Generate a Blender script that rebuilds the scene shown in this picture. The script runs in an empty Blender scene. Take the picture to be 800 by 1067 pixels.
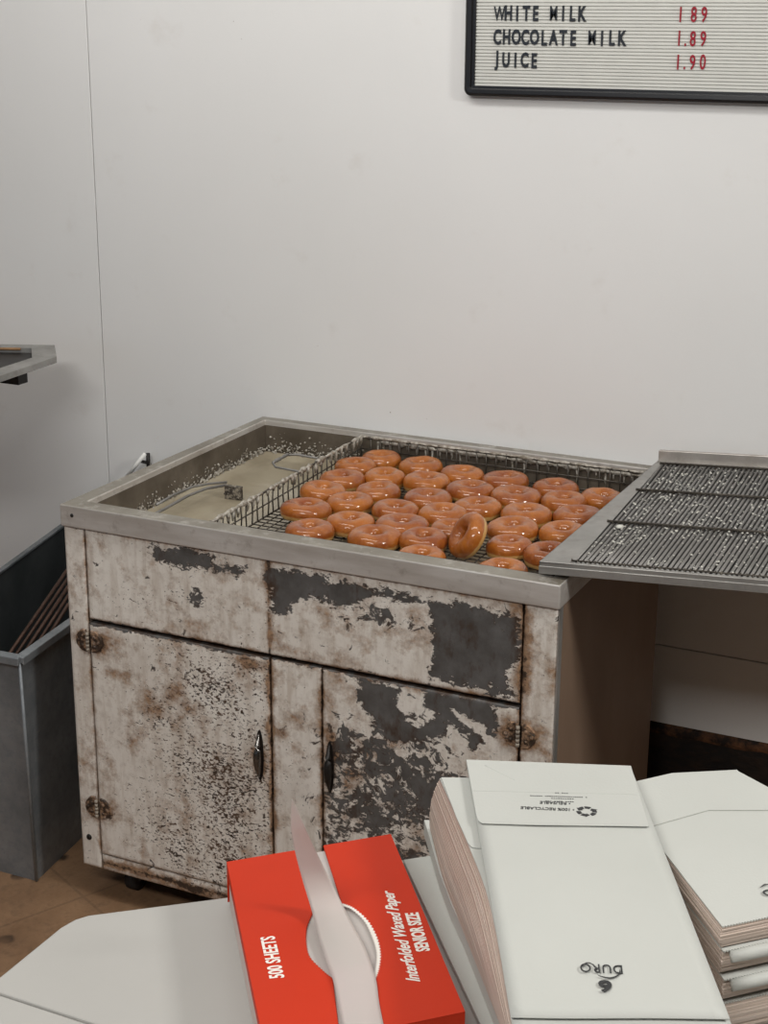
import bpy, bmesh, math, random
import numpy as np
from mathutils import Vector, Matrix, noise as mnoise
random.seed(7)
S = bpy.context.scene
COL = S.collection

# ------------------------------------------------------------------ camera
ZR = 0.805                       # height of the glazing table's rim
CAM = np.array([1.6906, -2.1836, 1.6449]); FPX = 1632.15
_y, _p, _r = -0.4457, 0.3054, 0.0062
_F = np.array([math.sin(_y)*math.cos(_p), math.cos(_y)*math.cos(_p), -math.sin(_p)])
_R0 = np.array([math.cos(_y), -math.sin(_y), 0.0]); _U0 = np.cross(_R0, _F)
_R = _R0*math.cos(_r) + _U0*math.sin(_r); _U = -_R0*math.sin(_r) + _U0*math.cos(_r)
cd = bpy.data.cameras.new('camera'); cam = bpy.data.objects.new('camera', cd); COL.objects.link(cam)
cam.matrix_world = Matrix(((_R[0], _U[0], -_F[0], CAM[0]), (_R[1], _U[1], -_F[1], CAM[1]), (_R[2], _U[2], -_F[2], CAM[2]), (0, 0, 0, 1)))
cd.sensor_fit = 'VERTICAL'; cd.sensor_height = 36.0; cd.lens = FPX/1067*36.0
cd.clip_start = 0.05; cd.clip_end = 50
S.camera = cam

def atZ(px, py, z):              # where a line of sight meets the level z
    d = _F + (px-400)/FPX*_R - (py-533.5)/FPX*_U
    return Vector(CAM + (z-CAM[2])/d[2]*d)
def atY(px, py, y):              # where it meets the upright plane y
    d = _F + (px-400)/FPX*_R - (py-533.5)/FPX*_U
    return Vector(CAM + (y-CAM[1])/d[1]*d)

# ------------------------------------------------------------------ light, world, exposure
w = bpy.data.worlds.new('world'); S.world = w; w.use_nodes = True
w.node_tree.nodes['Background'].inputs[0].default_value = (0.55, 0.68, 0.9, 1)
w.node_tree.nodes['Background'].inputs[1].default_value = 0.5
def area(name, loc, target, sx, sy, power, color):
    l = bpy.data.lights.new(name, 'AREA'); l.shape = 'RECTANGLE'; l.size = sx; l.size_y = sy
    l.energy = power; l.color = color
    o = bpy.data.objects.new(name, l); COL.objects.link(o); o.location = loc
    o.rotation_euler = (Vector(target)-Vector(loc)).to_track_quat('-Z', 'Y').to_euler()
    return o
area('ceiling_lamp', (0.25, -0.3, 2.62), (0.25, 0.6, 1.0), 2.2, 0.25, 16, (1.0, 0.985, 0.95))
area('ceiling_lamp', (0.9, -2.5, 2.62), (0.8, -1.0, 0.3), 1.4, 0.35, 34, (1.0, 0.98, 0.945))
area('ceiling_lamp', (3.0, -0.55, 2.35), (1.3, -1.1, 0.9), 0.40, 0.40, 31, (1.0, 0.985, 0.95))
area('shop_window_daylight', (-1.3, -4.7, 1.5), (-0.5, 0, 0.8), 2.0, 1.5, 6, (0.38, 0.64, 1.0))
S.view_settings.view_transform = 'Standard'; S.view_settings.look = 'None'
S.view_settings.gamma = 1.0; S.view_settings.use_curve_mapping = False
S.view_settings.exposure = 0.0

# ------------------------------------------------------------------ materials
class NT:
    def __init__(s, name):
        s.m = bpy.data.materials.new(name); s.m.use_nodes = True
        s.t = s.m.node_tree; s.b = s.t.nodes['Principled BSDF']; s.n = s.t.nodes
        s.tc = s.n.new('ShaderNodeTexCoord').outputs['Object']
    def lk(s, a, b): s.t.links.new(a, b)
    def sock(s, node, i, v):
        if v is None: return
        if isinstance(v, bpy.types.NodeSocket): s.lk(v, node.inputs[i])
        else: node.inputs[i].default_value = v
    def math(s, op, a, b=None, c=None, clamp=False):
        n = s.n.new('ShaderNodeMath'); n.operation = op; n.use_clamp = clamp
        s.sock(n, 0, a); s.sock(n, 1, b); s.sock(n, 2, c); return n.outputs[0]
    def map(s, scale=(1, 1, 1), rot=(0, 0, 0), loc=(0, 0, 0), vec=None):
        n = s.n.new('ShaderNodeMapping'); s.lk(vec or s.tc, n.inputs[0])
        n.inputs['Scale'].default_value = scale; n.inputs['Rotation'].default_value = rot; n.inputs['Location'].default_value = loc
        return n.outputs[0]
    def noise(s, scale, detail=4, rough=0.55, vec=None, dist=0.0):
        n = s.n.new('ShaderNodeTexNoise'); s.lk(vec or s.tc, n.inputs['Vector'])
        n.inputs['Scale'].default_value = scale; n.inputs['Detail'].default_value = detail
        n.inputs['Roughness'].default_value = rough; n.inputs['Distortion'].default_value = dist
        return n.outputs['Fac']
    def voro(s, scale, vec=None, feature='F1'):
        n = s.n.new('ShaderNodeTexVoronoi'); n.feature = feature; s.lk(vec or s.tc, n.inputs['Vector'])
        n.inputs['Scale'].default_value = scale; return n
    def ramp(s, f, lo, hi, smooth=False):
        n = s.n.new('ShaderNodeMapRange'); n.interpolation_type = 'SMOOTHSTEP' if smooth else 'LINEAR'
        s.sock(n, 0, f); n.inputs[1].default_value = lo; n.inputs[2].default_value = hi
        return n.outputs[0]
    def mix(s, f, a, b):
        n = s.n.new('ShaderNodeMix'); n.data_type = 'RGBA'
        s.sock(n, 0, f)
        for i, v in ((6, a), (7, b)):
            if isinstance(v, bpy.types.NodeSocket): s.lk(v, n.inputs[i])
            else: n.inputs[i].default_value = tuple(v)+((1,) if len(v) == 3 else ())
        return n.outputs[2]
    def attr(s, name):
        n = s.n.new('ShaderNodeAttribute'); n.attribute_name = name; return n.outputs['Fac']
    def sep(s, v=None):
        n = s.n.new('ShaderNodeSeparateXYZ'); s.lk(v or s.tc, n.inputs[0]); return n.outputs
    def set(s, color=None, rough=None, metal=None, spec=None, coat=None, coatr=None, sss=None, bump=None, bs=0.2, bd=0.002, trans=None):
        P = {'Base Color': color, 'Roughness': rough, 'Metallic': metal, 'Specular IOR Level': spec, 'Coat Weight': coat, 'Coat Roughness': coatr, 'Transmission Weight': trans}
        for k, v in P.items():
            if v is None: continue
            if isinstance(v, bpy.types.NodeSocket): s.lk(v, s.b.inputs[k])
            elif k == 'Base Color': s.b.inputs[k].default_value = tuple(v)+(1,)
            else: s.b.inputs[k].default_value = v
        if sss: s.b.inputs['Subsurface Weight'].default_value = sss[0]; s.b.inputs['Subsurface Radius'].default_value = sss[1]; s.b.inputs['Subsurface Scale'].default_value = sss[2]
        if bump is not None:
            n = s.n.new('ShaderNodeBump'); n.inputs['Strength'].default_value = bs; n.inputs['Distance'].default_value = bd
            s.lk(bump, n.inputs['Height']); s.lk(n.outputs[0], s.b.inputs['Normal'])
        return s.m

def simple(name, col, rough=0.5, metal=0.0, var=0.12, scale=30, bump=0.0, **kw):
    n = NT(name); f = n.noise(scale, 5, 0.6)
    c2 = tuple(max(0, c*(1-var*2)) for c in col)
    return n.set(color=n.mix(n.ramp(f, 0.3, 0.7), c2, col), rough=rough, metal=metal, bump=f if bump else None, bs=bump, **kw)

M = {}
# painted wall: off-white, faint mottling, scuffs and greasy smudges
n = NT('wall_paint')
f1 = n.noise(1.3, 3, 0.5); f2 = n.noise(9, 5, 0.6); f3 = n.noise(260, 2, 0.5)
c = n.mix(n.ramp(f1, 0.3, 0.7), (0.80, 0.80, 0.79), (0.85, 0.85, 0.845))
c = n.mix(n.math('MULTIPLY', n.ramp(f2, 0.60, 0.78, True), 0.22), c, (0.60, 0.55, 0.50))
spk = n.voro(24); c = n.mix(n.math('MULTIPLY', n.ramp(spk.outputs['Distance'], 0.045, 0.02), n.ramp(n.noise(5, 2), 0.58, 0.66)), c, (0.35, 0.3, 0.26))
M['wall'] = n.set(color=c, rough=n.ramp(f2, -0.6, 2.2), bump=n.math('ADD', f3, n.math('MULTIPLY', f1, 2.0)), bs=0.12, bd=0.001)
M['dark'] = simple('dark_cavity', (0.012, 0.010, 0.009), 0.8)
n = NT('grimy_base')
f = n.noise(18, 8, 0.7, n.map((1, 1, 2.2)))
sx = n.sep()
c = n.mix(n.ramp(f, 0.45, 0.62), (0.006, 0.005, 0.005), (0.025, 0.013, 0.008))
M['grime'] = n.set(color=c, rough=0.6, bump=f, bs=0.6, bd=0.006)
n = NT('rusty_ledge'); f = n.noise(22, 8, 0.7)
M['rust_ledge'] = n.set(color=n.mix(n.ramp(f, 0.44, 0.66), (0.015, 0.009, 0.007), (0.20, 0.085, 0.035)), rough=0.8, bump=f, bs=0.6, bd=0.005)
M['ceiling'] = simple('ceiling_paint', (0.75, 0.74, 0.72), 0.7, var=0.03)
M['room'] = simple('room_wall_paint', (0.42, 0.39, 0.36), 0.7, var=0.03)
# brown quarry tile floor with grime spots
n = NT('floor_tile')
br = n.n.new('ShaderNodeTexBrick'); n.lk(n.map((1, 1, 1), (0, 0, 0.45)), br.inputs['Vector'])
br.offset = 0.0; br.inputs['Scale'].default_value = 1.0; br.inputs['Mortar Size'].default_value = 0.003
br.inputs['Brick Width'].default_value = 0.3; br.inputs['Row Height'].default_value = 0.3
f = n.noise(7, 7, 0.65); g = n.noise(30, 6, 0.7)
c = n.mix(n.ramp(f, 0.3, 0.7), (0.17, 0.095, 0.05), (0.30, 0.18, 0.10))
c = n.mix(n.math('MULTIPLY', n.ramp(g, 0.5, 0.75), 0.5), c, (0.07, 0.04, 0.025))
c = n.mix(n.math('MULTIPLY', br.outputs['Fac'], 0.25), c, (0.05, 0.03, 0.02))
v = n.voro(11); rr = n.noise(60, 3)
spot = n.ramp(n.math('ADD', v.outputs['Distance'], n.math('MULTIPLY', rr, 0.12)), 0.27, 0.20)
spot = n.math('MULTIPLY', spot, n.ramp(n.noise(3.3, 2), 0.46, 0.54))
c = n.mix(n.math('MULTIPLY', spot, 0.9), c, (0.014, 0.009, 0.007))
M['floor'] = n.set(color=c, rough=n.ramp(g, -0.3, 1.2), bump=g, bs=0.3, bd=0.002)

# flaking enamel over bare steel: needs attributes bare, chips, rust on the mesh
def flaking(name, sx=1.0):
    n = NT(name)
    bare, chips, rust, fleck = n.attr('bare'), n.attr('chips'), n.attr('rust'), n.attr('fleck')
    big = n.noise(16, 9, 0.62, n.map((1, 1, 1.5)), 0.6)
    fine = n.noise(95, 8, 0.68, n.map((0.8, 1, 1.25)), 0.5)
    # bare steel islands with torn edges
    v = n.math('ADD', bare, n.math('MULTIPLY', n.math('SUBTRACT', big, 0.5), 2.4))
    v = n.math('ADD', v, n.math('MULTIPLY', n.math('SUBTRACT', fine, 0.5), 3.0))
    # mottled flecks
    mot = n.math('SUBTRACT', n.math('ADD', n.math('MULTIPLY', fleck, 0.225), n.noise(38, 9, 0.68, n.map((1, 1, 1), (0, 0.5, 0)), 0.8)), 0.66)
    v = n.math('MAXIMUM', v, n.math('MULTIPLY', mot, 5.0))
    bm_ = n.ramp(v, 0.0, 0.03)
    ring = n.math('MULTIPLY', n.ramp(v, -0.16, 0.0), n.ramp(v, 0.22, 0.04))
    # small chips, thin and slanted
    c1 = n.noise(180, 5, 0.62, n.map((0.8, 1, 1.2), (0, 0.6, 0)), 0.35)
    c2 = n.noise(80, 6, 0.62, n.map((0.7, 1, 1.35), (0, 0.25, 0)), 0.8)
    ck = n.ramp(n.math('ADD', c1, n.math('MULTIPLY', n.math('SUBTRACT', chips, 0.5), 0.34)), 0.615, 0.645)
    ck2 = n.ramp(n.math('ADD', c2, n.math('MULTIPLY', n.math('SUBTRACT', chips, 0.5), 0.22)), 0.645, 0.665)
    ck = n.math('MAXIMUM', ck, ck2)
    # scratches
    sc = n.noise(40, 2, 0.5, n.map((0.25, 1, 3.5), (0, -0.7, 0)))
    # enamel colour
    e = n.mix(n.ramp(n.noise(4, 4), 0.3, 0.7), (0.75, 0.70, 0.635), (0.84, 0.80, 0.74))
    streak = n.noise(14, 6, 0.65, n.map((3.5, 1, 0.5)))
    e = n.mix(n.math('MULTIPLY', n.ramp(streak, 0.48, 0.70), 0.42), e, (0.34, 0.24, 0.155))
    e = n.mix(n.math('MULTIPLY', n.ramp(n.noise(60, 6, 0.7), 0.48, 0.70), 0.32), e, (0.30, 0.22, 0.16))
    # rust bleeding
    rs = n.math('MULTIPLY', n.ramp(n.math('ADD', n.noise(28, 7, 0.7), n.math('MULTIPLY', rust, 0.42)), 0.60, 0.84), 0.9)
    e = n.mix(rs, e, n.mix(n.ramp(fine, 0.4, 0.6), (0.16, 0.075, 0.03), (0.36, 0.20, 0.095)))
    e = n.mix(n.math('MULTIPLY', n.ramp(n.math('ADD', n.noise(50, 6, 0.7), n.math('MULTIPLY', rust, 0.5)), 0.93, 1.02), 0.95), e, (0.032, 0.019, 0.012))
    e = n.mix(ck, e, n.mix(n.ramp(n.noise(30, 3), 0.45, 0.55), (0.045, 0.03, 0.022), (0.10, 0.06, 0.038)))
    st = n.mix(n.ramp(n.noise(20, 7, 0.65), 0.35, 0.68), (0.074, 0.070, 0.066), (0.135, 0.132, 0.130))
    st = n.mix(n.ramp(n.math('ADD', n.noise(24, 6, 0.65, n.map((1.6, 1, 0.8), (0, 0, 0), (3, 1, 2))), n.math('MULTIPLY', rust, 0.28)), 0.60, 0.78), st, (0.055, 0.033, 0.022))
    c = n.mix(bm_, e, st)
    c = n.mix(n.math('MULTIPLY', ring, n.ramp(n.noise(55, 3), 0.35, 0.6)), c, (0.040, 0.022, 0.013))
    h = n.math('SUBTRACT', 1.0, n.math('MAXIMUM', bm_, ck))
    return n.set(color=c, rough=n.math('SUBTRACT', 0.55, n.math('MULTIPLY', bm_, 0.12)), metal=0.0, bump=h, bs=0.35, bd=0.0012)
M['flake'] = flaking('flaking_cream_enamel')
n = NT('shade_brown_side_enamel'); f = n.noise(5, 6, 0.6, n.map((1, 1, 0.5)))
M['side'] = n.set(color=n.mix(n.ramp(f, 0.3, 0.7), (0.20, 0.13, 0.085), (0.27, 0.185, 0.13)), rough=0.6, bump=n.noise(60), bs=0.1)  # enamel coloured brown to stand in for the shade on the sides
def steel(name, a, b, rough, dirt, dcol=(0.10, 0.08, 0.06), metal=0.85, ds=26):
    n = NT(name); f = n.noise(9, 6, 0.6); g = n.noise(ds, 8, 0.7)
    c = n.mix(n.ramp(f, 0.3, 0.7), a, b)
    d = n.math('MULTIPLY', n.ramp(g, 0.62-dirt*0.3, 0.72), dirt)
    c = n.mix(d, c, dcol)
    return n.set(color=c, rough=n.math('ADD', rough, n.math('MULTIPLY', g, 0.22)), metal=n.math('MULTIPLY', n.math('SUBTRACT', 1.0, d), metal), bump=g, bs=0.12, bd=0.001)
M['rim'] = steel('brushed_rim_steel', (0.42, 0.385, 0.35), (0.60, 0.565, 0.53), 0.27, 0.5, (0.20, 0.155, 0.12), 0.65)
n = NT('rim_steel_dirty_dark_top'); f = n.noise(9, 6, 0.6); g = n.noise(30, 8, 0.7)
gm = n.n.new('ShaderNodeNewGeometry'); nz_ = n.sep(gm.outputs['Normal'])[2]
st0 = n.mix(n.ramp(n.noise(5, 5, 0.6, n.map((0.6, 1, 4))), 0.35, 0.65), (0.46, 0.42, 0.38), (0.72, 0.70, 0.67))
st0 = n.mix(n.math('MULTIPLY', n.ramp(g, 0.55, 0.72), 0.5), st0, (0.20, 0.15, 0.115))
overlay = n.math('MULTIPLY', n.ramp(nz_, 0.85, 0.97), n.ramp(g, 0.22, 0.46))  # dirt on top, with upward faces also darkened against the overhead light
fc = n.mix(n.ramp(f, 0.35, 0.65), (0.17, 0.15, 0.12), (0.27, 0.25, 0.21))
c = n.mix(overlay, st0, fc)
M['rim_dark_top'] = n.set(color=c, rough=n.math('ADD', 0.27, n.math('MULTIPLY', g, 0.2)), metal=n.math('MULTIPLY', n.math('SUBTRACT', 1.0, n.math('MULTIPLY', overlay, 0.8)), 0.38), bump=g, bs=0.12, bd=0.001)
M['tank'] = steel('stained_tank_steel', (0.10, 0.082, 0.062), (0.24, 0.205, 0.165), 0.38, 0.8, (0.085, 0.066, 0.045), 0.5, 14)
M['galv'] = steel('galvanised_steel', (0.19, 0.21, 0.225), (0.34, 0.36, 0.38), 0.42, 0.5, (0.09, 0.10, 0.105), 0.5, 60)
M['galv_shade'] = steel('galvanised_steel_shaded', (0.05, 0.058, 0.06), (0.085, 0.095, 0.1), 0.5, 0.3, (0.03, 0.03, 0.03), 0.5)  # same steel, its colour darkened for the shade inside the bin
M['tray'] = steel('tray_steel', (0.30, 0.295, 0.28), (0.44, 0.43, 0.41), 0.34, 0.5, (0.13, 0.11, 0.09), 0.65)
M['wire'] = steel('greasy_wire', (0.07, 0.06, 0.05), (0.13, 0.115, 0.10), 0.4, 0.4, (0.25, 0.22, 0.17), 0.7, 90)
M['rodwire'] = steel('rack_rod_steel', (0.17, 0.165, 0.155), (0.27, 0.26, 0.25), 0.36, 0.35, (0.45, 0.43, 0.39), 0.5, 130)
M['rustrod'] = simple('rusty_rod', (0.12, 0.065, 0.045), 0.6, 0.3, 0.25, 60)
M['rustwire'] = simple('rusty_wire', (0.36, 0.20, 0.09), 0.6, 0, 0.2, 80)
M['chrome'] = simple('worn_chrome', (0.55, 0.55, 0.56), 0.18, 0.95, 0.2, 60)
M['darkchrome'] = simple('tarnished_chrome', (0.20, 0.19, 0.18), 0.16, 0.9, 0.3, 60)
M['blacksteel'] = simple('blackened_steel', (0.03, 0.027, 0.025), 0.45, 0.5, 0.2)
M['glintwhite'] = simple('glint_white', (0.92, 0.92, 0.88), 0.4, 0.0, 0.02)  # matte white painted in for the glint on the chrome edge
M['rubber'] = simple('black_rubber', (0.015, 0.015, 0.015), 0.55)
n = NT('liquid_glaze'); f = n.noise(6, 5, 0.5, None, 0.6)
M['glaze'] = n.set(color=n.mix(n.ramp(f, 0.35, 0.65), (0.30, 0.255, 0.18), (0.44, 0.39, 0.29)), rough=0.16, bump=f, bs=0.35, bd=0.01)
n = NT('dried_glaze'); f = n.noise(90, 6, 0.65)
M['crust'] = n.set(color=n.mix(n.ramp(f, 0.4, 0.62), (0.20, 0.17, 0.13), (0.56, 0.53, 0.47)), rough=0.45, bump=f, bs=0.7, bd=0.004)
n = NT('crusted_blade'); f = n.noise(120, 5, 0.65)
M['blade'] = n.set(color=n.mix(n.ramp(f, 0.48, 0.62), (0.055, 0.045, 0.036), (0.33, 0.29, 0.23)), rough=0.5, bump=f, bs=0.6, bd=0.003)
M['agedpin'] = simple('aged_enamel_pin', (0.42, 0.36, 0.29), 0.5, 0, 0.3, 120)
M['crumb'] = simple('glaze_crumb', (0.68, 0.67, 0.61), 0.35, 0, 0.1)
# glazed doughnut: browned dough, pale belly line, clear sugar glaze
n = NT('glazed_dough')
x, y, z = n.sep()[:3]
ob = n.n.new('ShaderNodeObjectInfo').outputs['Random']
rv = n.n.new('ShaderNodeVectorMath'); rv.operation = 'ADD'; n.lk(n.tc, rv.inputs[0])
cx = n.n.new('ShaderNodeCombineXYZ'); n.lk(n.math('MULTIPLY', ob, 7.0), cx.inputs[0]); n.lk(n.math('MULTIPLY', ob, 3.0), cx.inputs[1]); n.lk(cx.outputs[0], rv.inputs[1])
vec = rv.outputs[0]
f = n.noise(38, 5, 0.6, vec); g = n.noise(110, 5, 0.6, vec, 0.4)
c = n.mix(n.ramp(n.math('ADD', f, n.math('MULTIPLY', n.math('SUBTRACT', ob, 0.5), 0.22)), 0.32, 0.68), (0.25, 0.056, 0.006), (0.42, 0.130, 0.013))
belly = n.ramp(n.math('ADD', n.math('ABSOLUTE', n.math('ADD', z, 0.0065)), n.math('MULTIPLY', n.math('SUBTRACT', f, 0.5), 0.008)), 0.0062, 0.0025, True)
rad = n.math('SQRT', n.math('ADD', n.math('MULTIPLY', x, x), n.math('MULTIPLY', y, y)))
belly = n.math('MULTIPLY', belly, n.ramp(rad, 0.033, 0.038))
c = n.mix(n.math('MULTIPLY', belly, 0.9), c, (0.60, 0.36, 0.12))
overlay = n.math('MULTIPLY', n.ramp(g, 0.50, 0.66), 0.10)
c = n.mix(overlay, c, (0.62, 0.36, 0.24))
M['donut'] = n.set(color=c, rough=0.5, spec=0.3, coat=0.8, coatr=0.06, bump=n.math('ADD', n.math('MULTIPLY', f, 0.6), n.math('MULTIPLY', g, 0.3)), bs=0.7, bd=0.004,
                   sss=(0.12, (0.02, 0.008, 0.003), 0.5))
# paper, card, laminate
n = NT('white_bag_paper'); f = n.noise(4, 4, 0.5); g = n.noise(420, 2)
M['paper'] = n.set(color=n.mix(n.ramp(f, 0.3, 0.7), (0.46, 0.47, 0.44), (0.50, 0.51, 0.48)), rough=0.62, bump=n.math('ADD', n.math('MULTIPLY', f, 4.0), g), bs=0.12, bd=0.001)
n = NT('shade_tan_bag_edges'); f = n.noise(30, 4, 0.6, n.map((0.3, 0.3, 9)))
M['edges'] = n.set(color=n.mix(n.ramp(f, 0.3, 0.7), (0.50, 0.40, 0.33), (0.58, 0.49, 0.43)), rough=0.7, bump=f, bs=0.3, bd=0.001)  # white paper tinted tan for its shaded sides and the red box's bounce
M['counter'] = simple('white_laminate', (0.41, 0.402, 0.38), 0.38, 0, 0.02, 8)
M['counterbody'] = simple('counter_panel', (0.30, 0.24, 0.19), 0.55, 0, 0.05, 8)
M['red'] = simple('red_card', (0.52, 0.030, 0.006), 0.6, 0, 0.05, 5, spec=0.22)
M['cardedge'] = simple('pale_card', (0.62, 0.50, 0.46), 0.6, 0, 0.05)
n = NT('waxed_paper'); f = n.noise(9, 4, 0.5)
M['wax'] = n.set(color=n.mix(n.ramp(f, 0.35, 0.65), (0.60, 0.59, 0.555), (0.67, 0.61, 0.59)), rough=0.55, bump=f, bs=0.12, bd=0.003)
tr = n.n.new('ShaderNodeBsdfTranslucent'); tr.inputs[0].default_value = (0.85, 0.72, 0.68, 1)
ms = n.n.new('ShaderNodeMixShader'); ms.inputs[0].default_value = 0.35
n.lk(n.b.outputs[0], ms.inputs[1]); n.lk(tr.outputs[0], ms.inputs[2])
n.lk(ms.outputs[0], [k for k in n.n if k.type == 'OUTPUT_MATERIAL'][0].inputs[0])
M['ink'] = simple('black_ink', (0.02, 0.021, 0.023), 0.5, 0, 0.1)
M['whiteink'] = simple('white_print', (0.80, 0.76, 0.70), 0.5, 0, 0.02)
M['board'] = simple('menu_board_felt', (0.70, 0.70, 0.66), 0.6, 0, 0.03)
M['boardframe'] = simple('black_plastic_frame', (0.008, 0.008, 0.010), 0.35, 0, 0.1)
M['blackletter'] = simple('black_letter_plastic', (0.035, 0.037, 0.04), 0.28, 0, 0.2)
M['redletter'] = simple('red_letter_plastic', (0.42, 0.014, 0.03), 0.3, 0, 0.2)

# ------------------------------------------------------------------ mesh helpers
class MB:
    def __init__(s): s.v = []; s.f = []; s.sm = []
    def add(s, vs, fs, smooth=False):
        o = len(s.v); s.v += [tuple(v) for v in vs]
        for f in fs: s.f.append(tuple(i+o for i in f)); s.sm.append(smooth)
        return s
    def box(s, a, b):
        x0, y0, z0 = a; x1, y1, z1 = b
        vs = [(x0, y0, z0), (x1, y0, z0), (x1, y1, z0), (x0, y1, z0), (x0, y0, z1), (x1, y0, z1), (x1, y1, z1), (x0, y1, z1)]
        return s.add(vs, [(0, 3, 2, 1), (4, 5, 6, 7), (0, 1, 5, 4), (1, 2, 6, 5), (2, 3, 7, 6), (3, 0, 4, 7)])
    def prism(s, poly, z0, z1):        # poly of (x, y); z0, z1 numbers or per-vertex lists
        k = len(poly); Z0 = z0 if hasattr(z0, '__len__') else [z0]*k; Z1 = z1 if hasattr(z1, '__len__') else [z1]*k
        vs = [(p[0], p[1], Z0[i]) for i, p in enumerate(poly)]+[(p[0], p[1], Z1[i]) for i, p in enumerate(poly)]
        return s.add(vs, [tuple(range(k))[::-1], tuple(range(k, 2*k))]+[(i, (i+1) % k, k+(i+1) % k, k+i) for i in range(k)])
    def hexa(s, bot, top):
        vs = [tuple(p) for p in bot]+[tuple(p) for p in top]; k = len(bot)
        return s.add(vs, [tuple(range(k))[::-1], tuple(range(k, 2*k))]+[(i, (i+1) % k, k+(i+1) % k, k+i) for i in range(k)])
    def tube(s, pts, r, n=8, closed=False, caps=True, flat=1.0):
        pts = [Vector(p) for p in pts]; k = len(pts)
        R = r if hasattr(r, '__len__') else [r]*k
        vs = []; up = Vector((0, 0, 1))
        for i, p in enumerate(pts):
            if closed: t = pts[(i+1) % k]-pts[i-1]
            else: t = pts[min(i+1, k-1)]-pts[max(i-1, 0)]
            t.normalize(); u = up if abs(t.z) < 0.95 else Vector((0.3, 1, 0)).normalized()
            a = t.cross(u).normalized(); b = a.cross(t)
            for j in range(n):
                q = 2*math.pi*j/n; vs.append(p+a*math.cos(q)*R[i]+b*math.sin(q)*R[i]*flat)
        fs = []
        for i in range(k if closed else k-1):
            for j in range(n):
                fs.append((i*n+j, i*n+(j+1) % n, ((i+1) % k)*n+(j+1) % n, ((i+1) % k)*n+j))
        if not closed and caps: fs += [tuple(range(n))[::-1], tuple(range((k-1)*n, k*n))]
        return s.add(vs, fs, True)
    def build(s, name, mat, parent=None, bevel=0, seg=2, recalc=True):
        off = Vector((0, 0, 0)); p = parent
        while p is not None: off += p.location; p = p.parent
        me = bpy.data.meshes.new(name)
        me.from_pydata([(v[0]-off[0], v[1]-off[1], v[2]-off[2]) for v in s.v], [], s.f)
        me.polygons.foreach_set('use_smooth', s.sm)
        if recalc:
            b = bmesh.new(); b.from_mesh(me); bmesh.ops.recalc_face_normals(b, faces=b.faces); b.to_mesh(me); b.free()
        me.materials.append(mat); me.update()
        o = bpy.data.objects.new(name, me); COL.objects.link(o); o.parent = parent
        if bevel:
            m = o.modifiers.new('bevel', 'BEVEL'); m.width = bevel; m.segments = seg; m.limit_method = 'ANGLE'; m.angle_limit = math.radians(40)
        return o
def tag(o, label=None, cat=None, group=None, kind=None):
    if label: o['label'] = label
    if cat: o['category'] = cat
    if group: o['group'] = group
    if kind: o['kind'] = kind
    return o
def thing(name, loc, label, cat, group=None):
    o = bpy.data.objects.new(name, None); COL.objects.link(o); o.location = loc; o.empty_display_size = 0.05
    return tag(o, label, cat, group)
def box(name, a, b, mat, parent=None, bevel=0): return MB().box(a, b).build(name, mat, parent, bevel)
def arc(c, r, a0, a1, n, ax=Vector((1, 0, 0)), ay=Vector((0, 0, 1))):
    return [Vector(c)+ax*(r*math.cos(a0+(a1-a0)*i/n))+ay*(r*math.sin(a0+(a1-a0)*i/n)) for i in range(n+1)]
def lerp(a, b, t): return a+(b-a)*t
def text_obj(name, body, org, xd, yd, size, mat, parent=None, xs=1.0, bold=0.0, shear=0.0, ext=0.0004, align='LEFT', spacing=1.0):
    cu = bpy.data.curves.new(name, 'FONT'); cu.body = body; cu.size = size; cu.offset = bold; cu.shear = shear
    cu.extrude = ext; cu.align_x = align; cu.space_character = spacing; cu.resolution_u = 3
    to = bpy.data.objects.new('tmp', cu); COL.objects.link(to)
    dg = bpy.context.evaluated_depsgraph_get(); me = bpy.data.meshes.new_from_object(to.evaluated_get(dg))
    bpy.data.objects.remove(to); bpy.data.curves.remove(cu)
    off = Vector((0, 0, 0)); p = parent
    while p is not None: off += p.location; p = p.parent
    xd = Vector(xd).normalized(); yd = Vector(yd); yd = (yd-xd*yd.dot(xd)).normalized(); nd = xd.cross(yd)
    org = Vector(org)
    for v in me.vertices:
        c = v.co.copy(); v.co = xd*(c.x*xs)+yd*c.y+nd*(c.z+ext)
    me.materials.clear(); me.materials.append(mat); me.name = name
    o = bpy.data.objects.new(name, me); COL.objects.link(o); o.parent = parent; o.location = org-off
    return o

# ------------------------------------------------------------------ the room
WY = 0.755                       # the back wall's face
g = 0.0012; xs_, zs_, zk = -0.4371, ZR-0.3837, ZR-0.5558
mb = MB()
mb.box((-2.6, WY, zk), (xs_-g, WY+0.012, 2.75))
mb.box((xs_+g, WY, zs_+g), (4.2, WY+0.012, 2.75)); mb.box((xs_+g, WY, zk), (4.2, WY+0.012, zs_-g))
tag(mb.build('wall_back', M['wall'], bevel=0.0006, seg=1), kind='structure')
tag(box('trim_1', (-2.6, WY+0.0125, 0), (4.2, WY+0.10, 2.75), M['dark']), kind='structure')      # dark gap behind the wall panels
mb = MB()                        # ragged rusty ledge under the panels
N = 160; pr = []
for i in range(N+1):
    X = -2.6+6.8*i/N; d = 0.030+0.014*mnoise.noise(Vector((X*9, 0, 3)))
    pr.append([(X, WY+0.004, zk), (X, WY-0.003-0.004*abs(mnoise.noise(Vector((X*15, 5, 1)))), zk-d*0.5), (X, WY+0.006, zk-d)])
for i in range(N): mb.add(pr[i]+pr[i+1], [(0, 1, 4, 3), (1, 2, 5, 4)], True)
tag(mb.build('trim_2', M['rust_ledge']), kind='structure')
tag(box('baseboard_back', (-2.6, WY+0.004, 0), (4.2, WY+0.0124, zk-0.001), M['grime']), kind='structure')
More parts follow.
